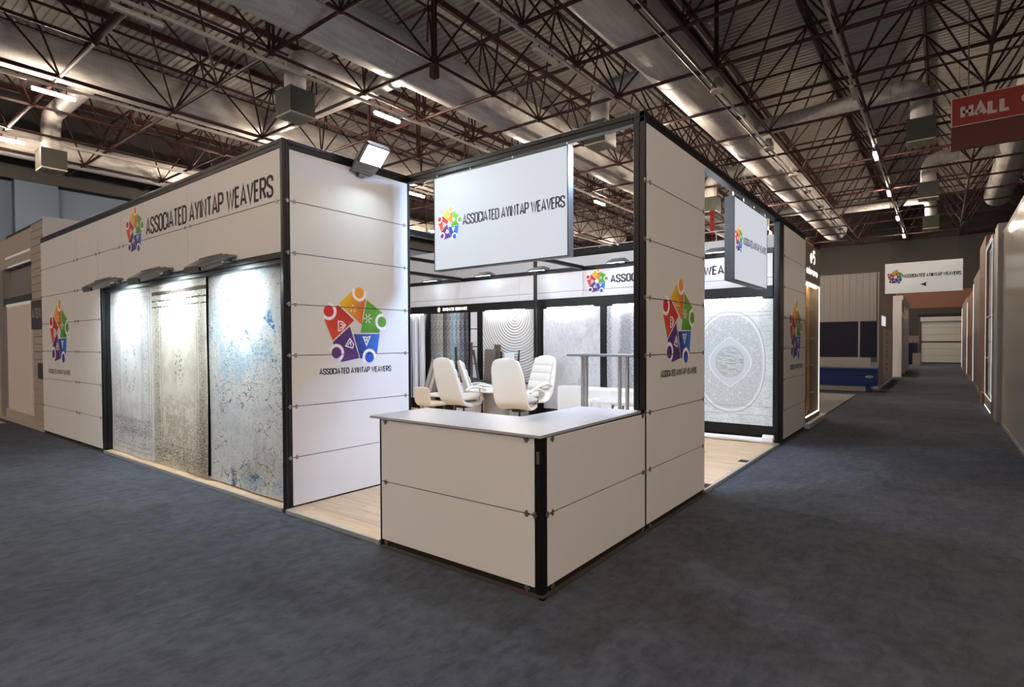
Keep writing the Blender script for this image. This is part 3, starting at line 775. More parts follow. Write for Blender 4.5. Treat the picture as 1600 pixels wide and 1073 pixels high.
# narrow ladder of white panels beside the hanging rugs
for k, (z0, z1) in enumerate(((.85, 1.16), (1.18, 1.55), (1.57, 1.95), (1.97, 2.34))):
    part_box('side_panel', bw, by(6.48), by(6.28), -.005, .01, z0, z1, WHITE, .002)
part_box('post', bw, by(6.51), by(6.485), -.03, .06, .04, 2.345, BLACK)
# dark beams across the booth
for y, z, lab in ((6.76, 3.07, 'black cross beam over the meeting chairs'), (7.25, 3.47, 'upper black cross beam from the left tower into the booth'), (3.55, 3.07, 'black cross beam seen under the right end of the light box')):
    t = thing('cross_beam', lab, 'beam', (1.64, y, z), group='black cross beams in the booth')
    part_box('rail', t, 0, 4.94, -.035, .035, 0, .07, BLACK, .004)
t = thing('inner_post', 'slim black post in front of the back wall rising past the fascia', 'post', (6.42, 4.555, .038))
part_box('pole', t, -.03, .03, -.03, .03, 0, 3.36, BLACK, .005); part_box('foot_plate', t, -.07, .07, -.07, .07, 0, .008, BLACK)
# ------------------------------------------------------------------ light boxes
def light_box(label, loc, rz, w, h, d, lx, lz, ls, tx0, tx1, tz0, tz1, fm=DGREY):
    t = thing('light_box', label, 'light box', loc, rz)
    obj('frame', MB().box(0, w, .012, d, 0, h).box(0, w, 0, .012, 0, .012).box(0, w, 0, .012, h-.012, h).box(0, .012, 0, .012, .012, h-.012).box(w-.012, w, 0, .012, .012, h-.012), fm, t)
    obj('face', MB().box(.012, w-.012, .002, .011, .012, h-.012), GLOW_BOX, t)
    put_logo(t, lx, lz, ls, PRINTLIT, y=.001, cut=False)
    put_text(t, AAW, tx0, tx1, tz0, tz1, INKLIT, .125, y=.0015)
    for x in (.03, w*.3, w*.62, w-.03): part_box('hook', t, x-.004, x+.004, .02, .03, h, h+.06, STEEL)
    return t
light_box('large lit white light box with logo hanging over the entrance', (1.56, 2.535, 2.452), -PI/2, 1.775, 1.045, .09, 2.535-2.29, 2.958-2.452, .435, 2.535-2.096, 2.535-.796, 2.915-2.452, 3.03-2.452)
light_box('lit white light box hanging above the aisle opening', (4.165, -.005, 2.40), 0, 1.62, 1.03, .12, 4.37-4.165, 2.93-2.40, .42, 4.556-4.165, 5.72-4.165, 2.885-2.40, 2.985-2.40, BLACK2)
# ------------------------------------------------------------------ floodlights
def flood(label, loc, rz, pitch, g, group, L=.36, w=.3):
    """head sticks out along local -y; pitch tilts it (positive = up)"""
    t = thing('floodlight', label, 'floodlight', loc, rz, group)
    rot = (-pitch, 0, 0)
    b = MB()
    hw = w/2
    rings = []
    for y, k, z0, z1 in ((0, .7, -.012, .02), (-.03, .95, -.02, .032), (-.14, 1, -.022, .045), (-L*.62, 1, -.022, .035), (-L+.03, .98, -.022, .016), (-L, .9, -.018, .006)):
        rings.append([(-hw*k, y, z0), (hw*k, y, z0), (hw*k, y, (z0+z1)/2), (hw*k*.8, y, z1), (-hw*k*.8, y, z1), (-hw*k, y, (z0+z1)/2)])
    b.ring_loft(rings, sm=False); h = obj('housing', b, LAMPGREY, t, rot=rot)
    obj('glass', MB().box(-hw*.84, hw*.84, -L+.035, -L*.4, -.028, -.0225), g, t, rot=rot)
    if pitch < -.2 or g is GLOW_TOWER: obj('rim', MB().box(-hw*.92, hw*.92, -L+.0, -L+.02, -.062, -.02).box(-hw*.92, hw*.92, -L*.38, -L*.36, -.05, -.02).box(-hw*.92, -hw*.86, -L, -L*.36, -.06, -.02).box(hw*.86, hw*.92, -L, -L*.36, -.06, -.02), LAMPGREY, t, rot=rot)
    fm = MB()
    for k in range(7): fm.box(-hw*.7+k*hw*.233-.004, -hw*.7+k*hw*.233+.004, -L*.55, -.08, .03, .052)
    obj('cooling_fins', fm, LAMPGREY, t, rot=rot)
    part_box('bracket', t, -hw*.85, hw*.85, -.02, .05, -.012, .012, LAMPGREY); part_box('bracket', t, -.04, .04, .0, .06, -.05, .0, LAMPGREY)
    return t
flood('bright floodlight with glowing face on top of the left tower', (.9, 2.955, 3.49), 0, math.radians(44), GLOW_TOWER, None, .36, .31)
for y, s in ((7.3, 'over the left pale rug'), (5.62, 'over the middle beige rug'), (4.05, 'over the right blue rug')):
    flood('grey floodlight head on the facade '+s, (-.05, y, 2.57), -PI/2, math.radians(-22), GLOW_FLOOD, 'floodlights above the facade rugs', .38, .36)
for y, s in ((7.5, 'leftmost small floodlight on the booth back fascia'), (5.88, 'second floodlight from left on the booth back fascia'), (4.45, 'third floodlight on the back fascia behind the black post'), (2.69, 'floodlight on the back fascia above the word ASSOCIATED'), (.9, 'floodlight on the back fascia hidden by the aisle light box')):
    flood(s, (6.55, y, 3.15), -PI/2, math.radians(-8), GLOW_DOWN, 'floodlights on the back fascia')
for y in (3.7, 5.3, 7.0): flood('added unseen floodlight on the inner storage wall, %s from the aisle' % {3.7: 'first', 5.3: 'second', 7.0: 'third'}[y], (1.68, y, 3.42), PI/2, math.radians(45), GLOW_INNER, 'added floodlights on the inner storage wall')  # unseen fill lamps, added to brighten the rugs on the back wall
for x in (2.45, 2.92): flood('added unseen floodlight on the back of the right tower, ' + ('entrance end' if x < 2.6 else 'aisle opening end'), (x, .14, 3.42), PI, math.radians(62), GLOW_BACK, 'added floodlights on the back of the right tower')  # added out of sight to put cool light on the left tower side
flood('added unseen floodlight behind the right tower aimed at the medallion rug', (2.62, .42, 3.42), PI/2, math.radians(50), GLOW_SIDE, None)  # one more hidden lamp, added to lift the medallion rug
def strip(label, y0, y1, z=2.318):
    t = thing('bright_strip', label, 'lamp', (6.55, y1, z), -PI/2, 'LED strips over the back rugs')
    obj('tube', MB().box(0, y1-y0, -.02, .02, 0, .03), GLOW_STRIP, t)
    part_box('clip_rail', t, 0, y1-y0, -.025, .03, .03, .04, ALU)
strip('white LED strip over the medallion rug', .25, 1.32); strip('white LED strip over the speckled rug', 1.8, 2.86)
strip('white LED strip over the plain white rug', 3.3, 4.34); strip('white LED strip over the ring-patterned rug', 4.95, 5.98); strip('white LED strip over the white curtain', 8.0, 8.9)
# ------------------------------------------------------------------ rugs
def rug_base(name):
    m, nt, p = new_mat(name); p.inputs['Roughness'].default_value = .9; p.inputs['Specular IOR Level'].default_value = .15
    x = X.coord(nt); return m, nt, p, x, x.xyz()
def frame_d(x, z, w, h): return x.min(w-x).min(z.min(h-z))
def m_rug_pale(w, h):
    m, nt, p, v, (x, y, z) = rug_base('rug_pale_medallion')
    d = frame_d(x, z, w, h); vw = v.warp(5, .05)
    n = v.noise(3, 5); f = v.scaled((1, 1, 2.5)).noise(20, 6, .75); g = v.noise(90, 3)
    c = X.mix(nt, n.ss(.3, .7), lin((196, 199, 205)), lin((222, 222, 224)))
    wear = f.ss(.42, .58)
    c = X.mix(nt, g.ss(.5, .66)*.3, c, lin((140, 142, 148)))
    flo = vw.vor(13, 'DISTANCE_TO_EDGE').lt(.06)+vw.vor(8).band(.22, .03, .02)
    bord = d.ss(.16, .17)*(1-d.ss(.33, .34))
    c = X.mix(nt, (bord*flo*wear).min(1)*.6, c, lin((120, 122, 130)))
    r = (((x-w/2)/.22).pw(2.)+((z-h*.54)/.42).pw(2.)).sqrt()
    dots = v.vor(24).lt(.4)
    c = X.mix(nt, r.band(.86, .13, .05)*dots*.6, c, lin((112, 114, 122)))
    ln = d.band(.35, .006)+d.band(.15, .007)+d.band(.385, .005)+d.band(.08, .006)
    c = X.mix(nt, (ln*f.ss(.36, .52)).min(1)*.6, c, lin((118, 120, 126)))
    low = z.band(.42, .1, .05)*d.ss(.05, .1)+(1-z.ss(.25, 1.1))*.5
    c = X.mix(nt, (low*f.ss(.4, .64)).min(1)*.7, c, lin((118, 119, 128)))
    top = z.band(h-.42, .03, .02)*vw.vor(20, 'DISTANCE_TO_EDGE').lt(.1)*d.ss(.3, .32)
    c = X.mix(nt, top*.6, c, lin((92, 94, 92)))
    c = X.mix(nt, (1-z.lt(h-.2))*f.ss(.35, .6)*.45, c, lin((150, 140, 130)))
    c.to(p.inputs['Base Color']); bump_to(nt, p, f, .2)
    return m
def m_rug_beige(w, h):
    m, nt, p, v, (x, y, z) = rug_base('rug_beige_antique')
    d = frame_d(x, z, w, h); vw = v.warp(4, .09)
    n = v.noise(2.6, 5); f = v.scaled((1, 1, 4)).noise(18, 6, .75); g = v.noise(80, 3)
    c = X.mix(nt, n.ss(.3, .7), lin((186, 179, 168)), lin((216, 212, 202)))
    c = X.mix(nt, g.ss(.5, .66)*.3, c, lin((116, 106, 96)))
    wear = f.ss(.4, .6); fld = d.ss(.27, .28)
    sw = vw.vor(6.5).band(.28, .05, .03)+vw.vor(6.5).band(.14, .04, .02)+vw.vor(10, 'DISTANCE_TO_EDGE').lt(.05)
    ornz = ((z-h*.54).abs().ss(.25, .55)*.9+.1)
    c = X.mix(nt, (fld*sw*ornz).min(1)*f.ss(.3, .5)*.75, c, lin((228, 224, 214)))
    c = X.mix(nt, (fld*vw.vor(6.5).lt(.08)).min(1)*wear*.6, c, lin((96, 84, 74)))
    ln = d.band(.265, .008)+d.band(.2, .006)+d.band(.09, .009)+d.band(.05, .006)
    c = X.mix(nt, (ln*f.ss(.4, .58)).min(1)*.55, c, lin((96, 86, 76)))
    bord = d.ss(.1, .11)*(1-d.ss(.19, .2))
    c = X.mix(nt, bord*(vw.vor(15, 'DISTANCE_TO_EDGE').lt(.08)*.5+.35)*wear, c, lin((112, 100, 88)))
    r = (((x-w/2)/.16).pw(2.)+((z-h*.54)/.26).pw(2.)).sqrt()
    c = X.mix(nt, (1-r.ss(.7, 1.1))*vw.vor(18).lt(.3)*.75, c, lin((92, 86, 80)))
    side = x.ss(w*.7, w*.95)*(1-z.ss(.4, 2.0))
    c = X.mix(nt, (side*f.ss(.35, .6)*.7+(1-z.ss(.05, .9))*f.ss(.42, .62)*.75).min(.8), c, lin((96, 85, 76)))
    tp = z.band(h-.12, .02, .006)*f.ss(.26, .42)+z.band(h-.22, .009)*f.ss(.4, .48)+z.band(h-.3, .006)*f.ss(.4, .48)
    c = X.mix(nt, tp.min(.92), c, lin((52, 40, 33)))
    c.to(p.inputs['Base Color']); bump_to(nt, p, f, .25)
    return m
def m_rug_blue(w, h):
    m, nt, p, v, (x, y, z) = rug_base('rug_blue_distressed')
    vw = v.warp(3.2, .28); v2 = v.warp(7, .14)
    n = v.noise(2.4, 6, .6); f = v.scaled((1, 1, 2)).noise(16, 6, .78); g = v.noise(95, 3)
    c = X.mix(nt, n.ss(.3, .7), lin((182, 190, 198)), lin((216, 217, 217)))
    tan = ((x-w*.5).abs().ss(w*.28, w*.5))*z.ss(h*.6, h) + v.noise(1.6, 3).ss(.5, .72)*.7*(1-z.ss(.3, 1.2))
    c = X.mix(nt, tan.min(1)*.6, c, lin((158, 140, 122)))
    mid = (1-((z-1.5).abs().ss(.25, .8))).max(1-z.ss(.12, .3))
    bl = v.noise(1.9, 5, .6, .8).ss(.47, .62)*f.ss(.36, .58)
    c = X.mix(nt, (bl*mid*(g.ss(.3, .6)*.6+.4)).min(1)*.62, c, lin((104, 158, 192)))
    deep = v.noise(3.1, 4, .55, .5).ss(.62, .66)*f.ss(.42, .54)*mid
    c = X.mix(nt, deep.min(1)*.95, c, lin((22, 100, 150)))
    ed = vw.vor(5.2, 'DISTANCE_TO_EDGE')
    crack = ed.lt(.02)*v.noise(2.6, 3).ss(.48, .58)*f.ss(.44, .52)
    c = X.mix(nt, crack.min(1)*.9, c, lin((44, 56, 76)))
    curl = v2.vor(7.5).band(.33, .018, .01)*v.noise(1.7, 2).ss(.5, .6)
    c = X.mix(nt, curl.min(1)*f.ss(.42, .55)*.7, c, lin((52, 70, 96)))
    fine = v2.vor(13, 'DISTANCE_TO_EDGE')
    c = X.mix(nt, (fine.lt(.03)*f.ss(.46, .6))*.6, c, lin((88, 102, 122)))
    sp = g.ss(.5, .62)*v.noise(2.4, 4).ss(.42, .68)
    c = X.mix(nt, sp*.55, c, lin((74, 78, 88)))
    mot = v.scaled((1, 1, 1.8)).noise(34, 5, .75).ss(.5, .62)*v.noise(2.2, 4, .6).ss(.4, .62)
    c = X.mix(nt, mot*.7, c, lin((96, 108, 124)))
    dark = v.scaled((1.6, 1, .8)).noise(4.2, 5, .7).ss(.58, .66)*(1-z.ss(.35, 1.1))*g.ss(.4, .5)
    c = X.mix(nt, dark*.6, c, lin((80, 72, 76)))
    c.to(p.inputs['Base Color']); bump_to(nt, p, f, .2)
    return m
def m_rug_medal(w, h):
    m, nt, p, v, (x, y, z) = rug_base('rug_oval_medallion')
    cx, cz = w*.48, h*.5
    f = v.scaled((.5, 1, 3)).noise(14, 6, .7); sp = v.noise(80, 3); n = v.noise(3, 4)
    dx = (x-cx).abs(); dz = (z-cz).abs()
    q = ((dx/.525).pw(2.25)+(dz/.79).pw(2.25)).pw(.444)
    base = X.mix(nt, n.ss(.3, .7), lin((208, 214, 215)), lin((228, 232, 233)))
    base = X.mix(nt, f.ss(.52, .66)*.5*((x-cx).ss(.35, .55)+z.lt(.45)).min(1), base, lin((118, 125, 126)))
    base = X.mix(nt, sp.ss(.52, .64)*(x.gt(w-.2)+z.gt(h-.2)+z.lt(.16)).min(1)*.6, base, lin((118, 120, 122)))
    fl = X.mix(nt, v.noise(40, 2).ss(.3, .7), lin((186, 192, 193)), lin((206, 210, 210)))
    vw = v.warp(9, .03)
    cell = vw.vor(25); big = vw.vor(12)
    fl = X.mix(nt, (cell.lt(.33)*.6+big.lt(.24)).min(.9), fl, lin((218, 222, 223)))
    fl = X.mix(nt, cell.band(.42, .03, .02)*.35, fl, lin((140, 147, 148)))
    c = X.mix(nt, 1-q.ss(.99, 1.0), base, fl)
    c = X.mix(nt, q.band(1.0, .02, .01), c, lin((226, 230, 230)))
    c = X.mix(nt, q.band(1.045, .01, .006)*.7, c, lin((156, 162, 164)))
    lf = dx/.335 + (dz/.41).pw(1.9)
    inn = X.mix(nt, f.ss(.46, .58), lin((202, 208, 207)), lin((156, 164, 164)))
    c = X.mix(nt, 1-lf.ss(.99, 1.0), c, lin((204, 210, 210)))
    c = X.mix(nt, lf.band(1.0, .025, .01), c, lin((230, 234, 233)))
    rr = ((dx/.22).pw(2.)+(dz/.245).pw(2.)).sqrt()
    c = X.mix(nt, 1-rr.ss(.98, 1.0), c, inn)
    c = X.mix(nt, rr.band(1.0, .03, .02)*.7, c, lin((170, 176, 176)))
    for zz in (h-.2, h-.26, .3, .16): c = X.mix(nt, z.band(zz, .005)*.5, c, lin((150, 154, 156)))
    c.to(p.inputs['Base Color']); bump_to(nt, p, f, .2)
    return m
def m_rug_rings(w, h):
    m, nt, p, v, (x, y, z) = rug_base('rug_concentric_rings')
    r = ((x-w*.62)*(x-w*.62)+(z-h*.91)*(z-h*.91)).sqrt()
    k = (r*2*PI/.058).sin()
    c = X.mix(nt, k.ss(.6, 1.0)*.75, lin((216, 213, 209)), lin((142, 136, 131)))
    c.to(p.inputs['Base Color']); bump_to(nt, p, k*-1, .5, .012)
    return m
def m_rug_white(w, h):
    m, nt, p, v, (x, y, z) = rug_base('rug_white_marbled')
    n = v.noise(1.8, 5, .6, 1.4); f = v.scaled((2, 1, 1)).noise(2.6, 5, .6, 2.2)
    c = X.mix(nt, n.ss(.4, .8), lin((220, 220, 220)), lin((194, 196, 200)))
    c = X.mix(nt, f.band(.5, .01, .02)*.4, c, lin((172, 171, 170)))
    c.to(p.inputs['Base Color']); bump_to(nt, p, f, .35, .015)
    return m
def m_rug_speck(w, h):
    m, nt, p, v, (x, y, z) = rug_base('rug_grey_speckled')
    s = v.noise(60, 3, .6); n = v.noise(2.5, 4)
    wv = (x+(n-.5)*.25)
    c = X.mix(nt, s.ss(.4, .6), lin((212, 212, 214)), lin((118, 121, 126)))
    c = X.mix(nt, wv.band(w*.28, .08, .06)*.6, c, lin((138, 138, 142)))
    c = X.mix(nt, wv.band(w*.12, .04, .06)*.7, c, lin((214, 214, 215)))
    c.to(p.inputs['Base Color'])
    return m
def hang_rug(name, label, loc, rz, w, h, mt, wave=.0, nw=1, thick=.012, cat='rug', bottom_curl=0., group=None, sag=.004):
    b = MB(); nu, nv = 24, 20
    vs = []
    for side in (0, 1):
        for j in range(nv+1):
            for i in range(nu+1):
                u = i/nu; q = j/nv
                y = wave*math.sin(2*PI*nw*u+.6)*(1-.3*q)+sag*math.sin(5*u+7*q)
                y -= bottom_curl*max(0, .12-q)**2*60
                vs.append((u*w, y+(thick if side else 0), q*h))
    n = (nu+1)*(nv+1); fs = []
    for j in range(nv):
        for i in range(nu):
            a = j*(nu+1)+i; fs.append((a, a+1, a+nu+2, a+nu+1)); fs.append((n+a+1, n+a, n+a+nu+1, n+a+nu+2))
    edge = [j*(nu+1) for j in range(nv+1)]; ed2 = [j*(nu+1)+nu for j in range(nv+1)]
    for e in (edge, ed2, list(range(nu+1)), [nv*(nu+1)+i for i in range(nu+1)]):
        for a, c in zip(e[:-1], e[1:]): fs.append((a, c, n+c, n+a))
    b.add(vs, fs, 0, True)
    o = obj(name, b, mt, None, loc, rz); return tag(o, label, cat, group)
G3 = 'rugs on the left facade'
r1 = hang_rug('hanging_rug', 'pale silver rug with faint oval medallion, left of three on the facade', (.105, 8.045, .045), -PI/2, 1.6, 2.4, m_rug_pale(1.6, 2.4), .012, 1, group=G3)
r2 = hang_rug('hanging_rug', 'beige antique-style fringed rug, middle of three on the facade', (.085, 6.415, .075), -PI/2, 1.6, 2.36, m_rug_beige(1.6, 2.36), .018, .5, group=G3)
fb = MB()
for i in range(90):
    x = .01+1.58*i/89; dx = random.uniform(-.006, .006); y = random.uniform(-.012, .004)
    fb.add([(x-.006, 0, 0), (x+.006, 0, 0), (x+.006+dx, y, -.055), (x-.006+dx, y, -.055)], [(0, 1, 2, 3)])
fo = obj('fringe', fb, mat('fringe_cream', (220, 212, 196), .9), r2, (0, .02, .004)); fo['kind'] = 'stuff'
r3 = hang_rug('hanging_rug', 'distressed pale rug with blue patches and dark cracks, right on the facade', (.105, 4.80, .055), -PI/2, 1.565, 2.4, m_rug_blue(1.565, 2.4), .008, 1, group=G3)
hang_rug('hanging_rug', 'silver rug with large oval floral medallion beside the far tower', (6.575, 1.36, .3), -PI/2, 1.27, 2.02, m_rug_medal(1.27, 2.02), 0, 1, sag=.002)
hang_rug('hanging_rug', 'grey speckled rug behind the chrome-legged table', (6.575, 3.01, .3), -PI/2, 1.39, 2.03, m_rug_speck(1.39, 2.03), 0, 1, sag=.002)
hang_rug('hanging_rug', 'plain white marbled rug right of the slim black post', (6.575, 4.465, .3), -PI/2, 1.31, 2.03, m_rug_white(1.31, 2.03), 0, 1)
hang_rug('hanging_rug', 'white rug with fine concentric rings at the back', (6.575, 6.1, .3), -PI/2, 1.445, 2.04, m_rug_rings(1.445, 2.04), 0, 1, sag=.002)
def m_strip(i, ca, cb):
    m, nt, p, v, (x, y, z) = rug_base('rug_strip_%d' % i)
    s = v.noise(38, 4, .7); n = v.scaled((3, 1, .6)).noise(4, 4)
    c = X.mix(nt, s.ss(.4, .62), lin(ca), lin(cb)); c = X.mix(nt, n.ss(.5, .7)*.5, c, lin(cb)); c.to(p.inputs['Base Color'])
    return m
SC = [((140, 142, 142), (88, 90, 92)), ((176, 172, 160), (112, 110, 104)), ((192, 190, 180), (130, 128, 122)), ((120, 118, 112), (70, 70, 70)), ((172, 172, 164), (104, 104, 100)), ((176, 200, 206), (120, 150, 160)), ((188, 194, 196), (110, 122, 130)), ((150, 152, 154), (60, 64, 70)), ((96, 98, 102), (44, 46, 52))]
NM = ['leftmost', 'second from left', 'third from left', 'fourth from left', 'middle', 'pale blue', 'light silver', 'dark striped', 'rightmost darkest']
for i, (a, c) in enumerate(SC):
    hang_rug('rug_sample', NM[i]+' narrow rug of the row hanging under the small lit name', (6.53, 7.71-.1335*i, .5), -PI/2, .131, 1.84, m_strip(i, a, c), .03, 1, .01, 'rug sample', group='narrow rugs under the small lit name')
CURT = mat('white_curtain', (226, 228, 234), .8)
for i in range(5):
    hang_rug('curtain_panel', ['white curtain strip next to the left black frame post', 'white curtain strip left of the hanging rug samples', 'white curtain strip half hidden by the left tower', 'white curtain strip hidden behind the left tower', 'white curtain strip farthest behind the left tower'][i], (6.53, 8.12+.24*i, .3), -PI/2, .22, 2.03, CURT, .02, 1.5, .01, 'curtain', group='white curtain strips')
# ------------------------------------------------------------------ furniture
def smooth(pts, n=6):
    out = []
    for i in range(len(pts)-1):
        p0 = pts[max(i-1, 0)]; p1 = pts[i]; p2 = pts[i+1]; p3 = pts[min(i+2, len(pts)-1)]
        for k in range(n):
            t = k/n
            out.append(tuple(.5*((2*b)+(c-a)*t+(2*a-5*b+4*c-d)*t*t+(3*b-a-3*c+d)*t**3) for a, b, c, d in zip(p0, p1, p2, p3)))
    return out+[pts[-1]]
def slab_loft(path, n=24, e=3.2, curve=0.):
    """path of (x, z, width, thickness): a padded slab swept along a side-view line"""
    P = smooth(path); rings = []
    for i, (x, z, w, th) in enumerate(P):
        a = P[max(i-1, 0)]; b = P[min(i+1, len(P)-1)]
        t = Vector((b[0]-a[0], b[1]-a[1])).normalized(); nx_, nz_ = -t.y, t.x
        r = []
        for k in range(n):
            an = 2*PI*k/n; c, s = math.cos(an), math.sin(an)
            yy = w/2*math.copysign(abs(c)**(2/e), c); tt = th/2*math.copysign(abs(s)**(2/e), s)
            off = tt - curve*(2*yy/max(w, .01))**2
            r.append((x+nx_*off, yy, z+nz_*off))
        rings.append(r)
    return MB().ring_loft(rings)
def office_chair(label):
    t = thing('office_chair', label, 'chair', group='cream office chairs at the meeting table')
    sh = [(.27, .56, .38, .03), (.2, .54, .48, .05), (.0, .52, .56, .07), (-.14, .53, .6, .08), (-.245, .61, .63, .085), (-.30, .75, .64, .085), (-.36, .95, .62, .08), (-.425, 1.17, .57, .08), (-.46, 1.28, .49, .07), (-.475, 1.33, .38, .05), (-.48, 1.35, .24, .02)]
    obj('shell', slab_loft(sh, curve=-.035), LEATHER, t)
    obj('seat_cushion', slab_loft([(-.2, .62, .4, .05), (-.1, .625, .47, .11), (.12, .625, .48, .12), (.26, .61, .45, .1), (.31, .60, .38, .04)]), LEATHER, t)
    for k in range(4):
        z = .72+.15*k; x = -.235-.052*k*1.1
        obj('back_cushion', slab_loft([(x, z-.02, .45-.015*k, .03), (x-.006, z+.01, .51-.015*k, .08), (x-.04, z+.115, .50-.015*k, .08), (x-.046, z+.14, .45-.02*k, .03)]), LEATHER, t)
    for s in (-1, 1):
        a = obj('armrest', slab_loft([(-.25, .77, .05, .03), (-.12, .82, .07, .045), (.06, .81, .075, .05), (.2, .77, .07, .045), (.24, .73, .05, .03)], 14, 2.4), LEATHER, t, (0, s*.335, 0))
        obj('arm_bracket', MB().path(smooth([(.08, 0, .79), (.09, .0, .68), (.06, -s*.04, .58), (-.02, -s*.08, .55)], 4), .016, 8), CHROME, a)
    obj('tilt_mechanism', MB().cbox(-.12, .12, -.09, .09, .43, .5, .01).tube((.0, .08, .45), (.02, .27, .45), .008, 6), RUBBER, t)
    obj('gas_column', MB().lathe([(.025, .1), (.025, .24), (.018, .24), (.018, .44)], 12), RUBBER, t)
    b = MB()
    for k in range(5):
        a = 2*PI*k/5+.3; c, s = math.cos(a), math.sin(a)
        arm = MB().path([(0, 0, .12), (.16*c, .16*s, .11), (.30*c, .30*s, .075)], .02, 8, rad=[.032, .024, .016])
        leg = obj('base_leg', arm, RUBBER, t)
        obj('caster', MB().tube((.30*c-.02*s, .30*s+.02*c, .03), (.30*c+.02*s, .30*s-.02*c, .03), .028, 10).tube((.3*c, .3*s, .04), (.3*c, .3*s, .08), .008, 6), RUBBER, leg)
    return t
FLR = .038
oc = office_chair('cream office chair seen from behind, right one at the table'); oc.location = (4.72, 3.7, FLR); oc.rotation_euler = (0, 0, math.radians(9))
copy_tree(oc, (4.6, 4.88, FLR), math.radians(-6), 'cream office chair seen from behind, left one at the table')
copy_tree(oc, (5.75, 4.22, FLR), math.radians(176), 'cream office chair facing the camera with quilted back')
o = copy_tree(oc, (5.74, 5.42, FLR), math.radians(-40), 'cream office chair half hidden behind the left one'); o.scale = (.93, .93, .93)
t = thing('meeting_table', 'white meeting table on a grey stone-look pedestal between office chairs', 'table', (5.22, 4.62, FLR))
obj('tabletop', MB().lathe([(.02, .70), (.5, .70), (.52, .715), (.52, .725), (.5, .74), (.02, .74)], 40), COUNTER, t)
obj('pedestal', MB().lathe([(.3, 0), (.31, .03), (.25, .06), (.24, .6), (.28, .7)], 24), STONE, t)
t = thing('low_cabinet', 'white low cabinet with dark grey top under the ring rug', 'cabinet', (6.1, 4.8, FLR))
part_box('body', t, 0, .42, 0, 1.68, .05, .74, WHITE2, .004); part_box('top', t, -.02, .42, -.02, 1.7, .741, .79, DGREY, .004)
for k in range(3): d_ = part_box('door', t, -.018, -.001, .02+.55*k, .55+.55*k, .07, .72, WHITE2, .003)
part_box('plinth', t, .03, .4, .03, 1.65, 0, .05, BLACK2)
# tall table with chrome legs
t = thing('tall_table', 'tall grey-topped table on chrome legs behind the counter', 'table', (3.62, 1.0, FLR))
part_box('tabletop', t, 0, .5, -.02, 1.07, 1.417, 1.445, GREYMET, .004)
for x in (.25,):
    for y in (.28, .39, .90, .96):
        l = obj('leg', MB().lathe([(.037, 0), (.037, .01), (.026, .015), (.026, 1.39), (.037, 1.395), (.037, 1.416)], 16), CHROME, t, (x, y, 0))
# small white seats and tables
def tub_chair(name, label, loc, rz, m, group, w=.46, bh=.78):
    t = thing(name, label, 'chair', loc, rz, group)
    obj('backrest', slab_loft([(-.2, .46, w*.9, .03), (-.22, .5, w, .05), (-.25, bh-.06, w*.98, .05), (-.256, bh-.015, w*.9, .04), (-.257, bh, w*.7, .015)], e=4), m, t)
    obj('seat', slab_loft([(-.22, .45, w*.85, .03), (-.15, .45, w, .08), (.18, .45, w, .08), (.24, .445, w*.85, .03)], e=4), m, t)
    for x, y in ((-.17, -.17), (-.17, .17), (.18, -.17), (.18, .17)): obj('leg', MB().tube((x, y, .42), (x*1.15, y*1.15, 0), .012, 8, r2=.009), RUBBER, t)
    return t
tub_chair('tub_chair', 'beige tub chair with black legs next to the left tower edge', (4.62, 5.72, FLR), math.radians(-5), BEIGE, 'tub chairs in the booth')
tub_chair('tub_chair', 'white chair back standing left of the tall table', (4.95, 2.75, FLR), math.radians(20), WLEATHER, 'tub chairs in the booth', .46, .92)
tub_chair('tub_chair', 'cream chair edge just visible beside the right tower', (4.15, .92, FLR), math.radians(180), BEIGE, 'tub chairs in the booth', .46, .86)
def coffee_table(label, loc, rx, ry, h, rz=0):
    t = thing('side_table', label, 'table', loc, rz)
    b = MB(); n = 36
    rings = [[(rx*k*math.cos(2*PI*i/n), ry*k*math.sin(2*PI*i/n), z) for i in range(n)] for k, z in ((.9, h-.05), (1, h-.04), (1, h-.008), (.985, h))]
    obj('tabletop', b.ring_loft(rings), COUNTER, t)
    for a in range(4):
        c, s = math.cos(PI/4+a*PI/2), math.sin(PI/4+a*PI/2); obj('leg', MB().tube((rx*.6*c, ry*.6*s, h-.05), (rx*.72*c, ry*.72*s, 0), .02, 8, r2=.014), GREYMET, t)
coffee_table('white oval table behind the tall chrome-legged table', (4.95, 1.65, FLR), .42, .72, .72)
coffee_table('small white table between beige chair and left office chair', (4.95, 5.72, FLR), .3, .3, .62)
def sofa(label, loc, rz, w):
    t = thing('sofa', label, 'sofa', loc, rz)
    obj('seat', MB().cbox(-.35, .4, -w/2, w/2, .12, .44, .04), WLEATHER, t)
    obj('backrest', MB().cbox(-.42, -.24, -w/2, w/2, .12, .76, .05), WLEATHER, t)
    for s in (-1, 1):
        obj('armrest', MB().cbox(-.4, .4, s*w/2-.09, s*w/2+.09, .12, .6, .04), WLEATHER, t)
        for x in (-.33, .33): obj('leg', MB().tube((x, s*(w/2-.08), .13), (x, s*(w/2-.08), 0), .02, 8), RUBBER, t)
sofa('white sofa against the speckled rug', (6.1, 2.35, FLR), PI, 1.15)
sofa('white bench sofa under the white marbled rug', (6.05, 3.1, FLR), PI, .7)
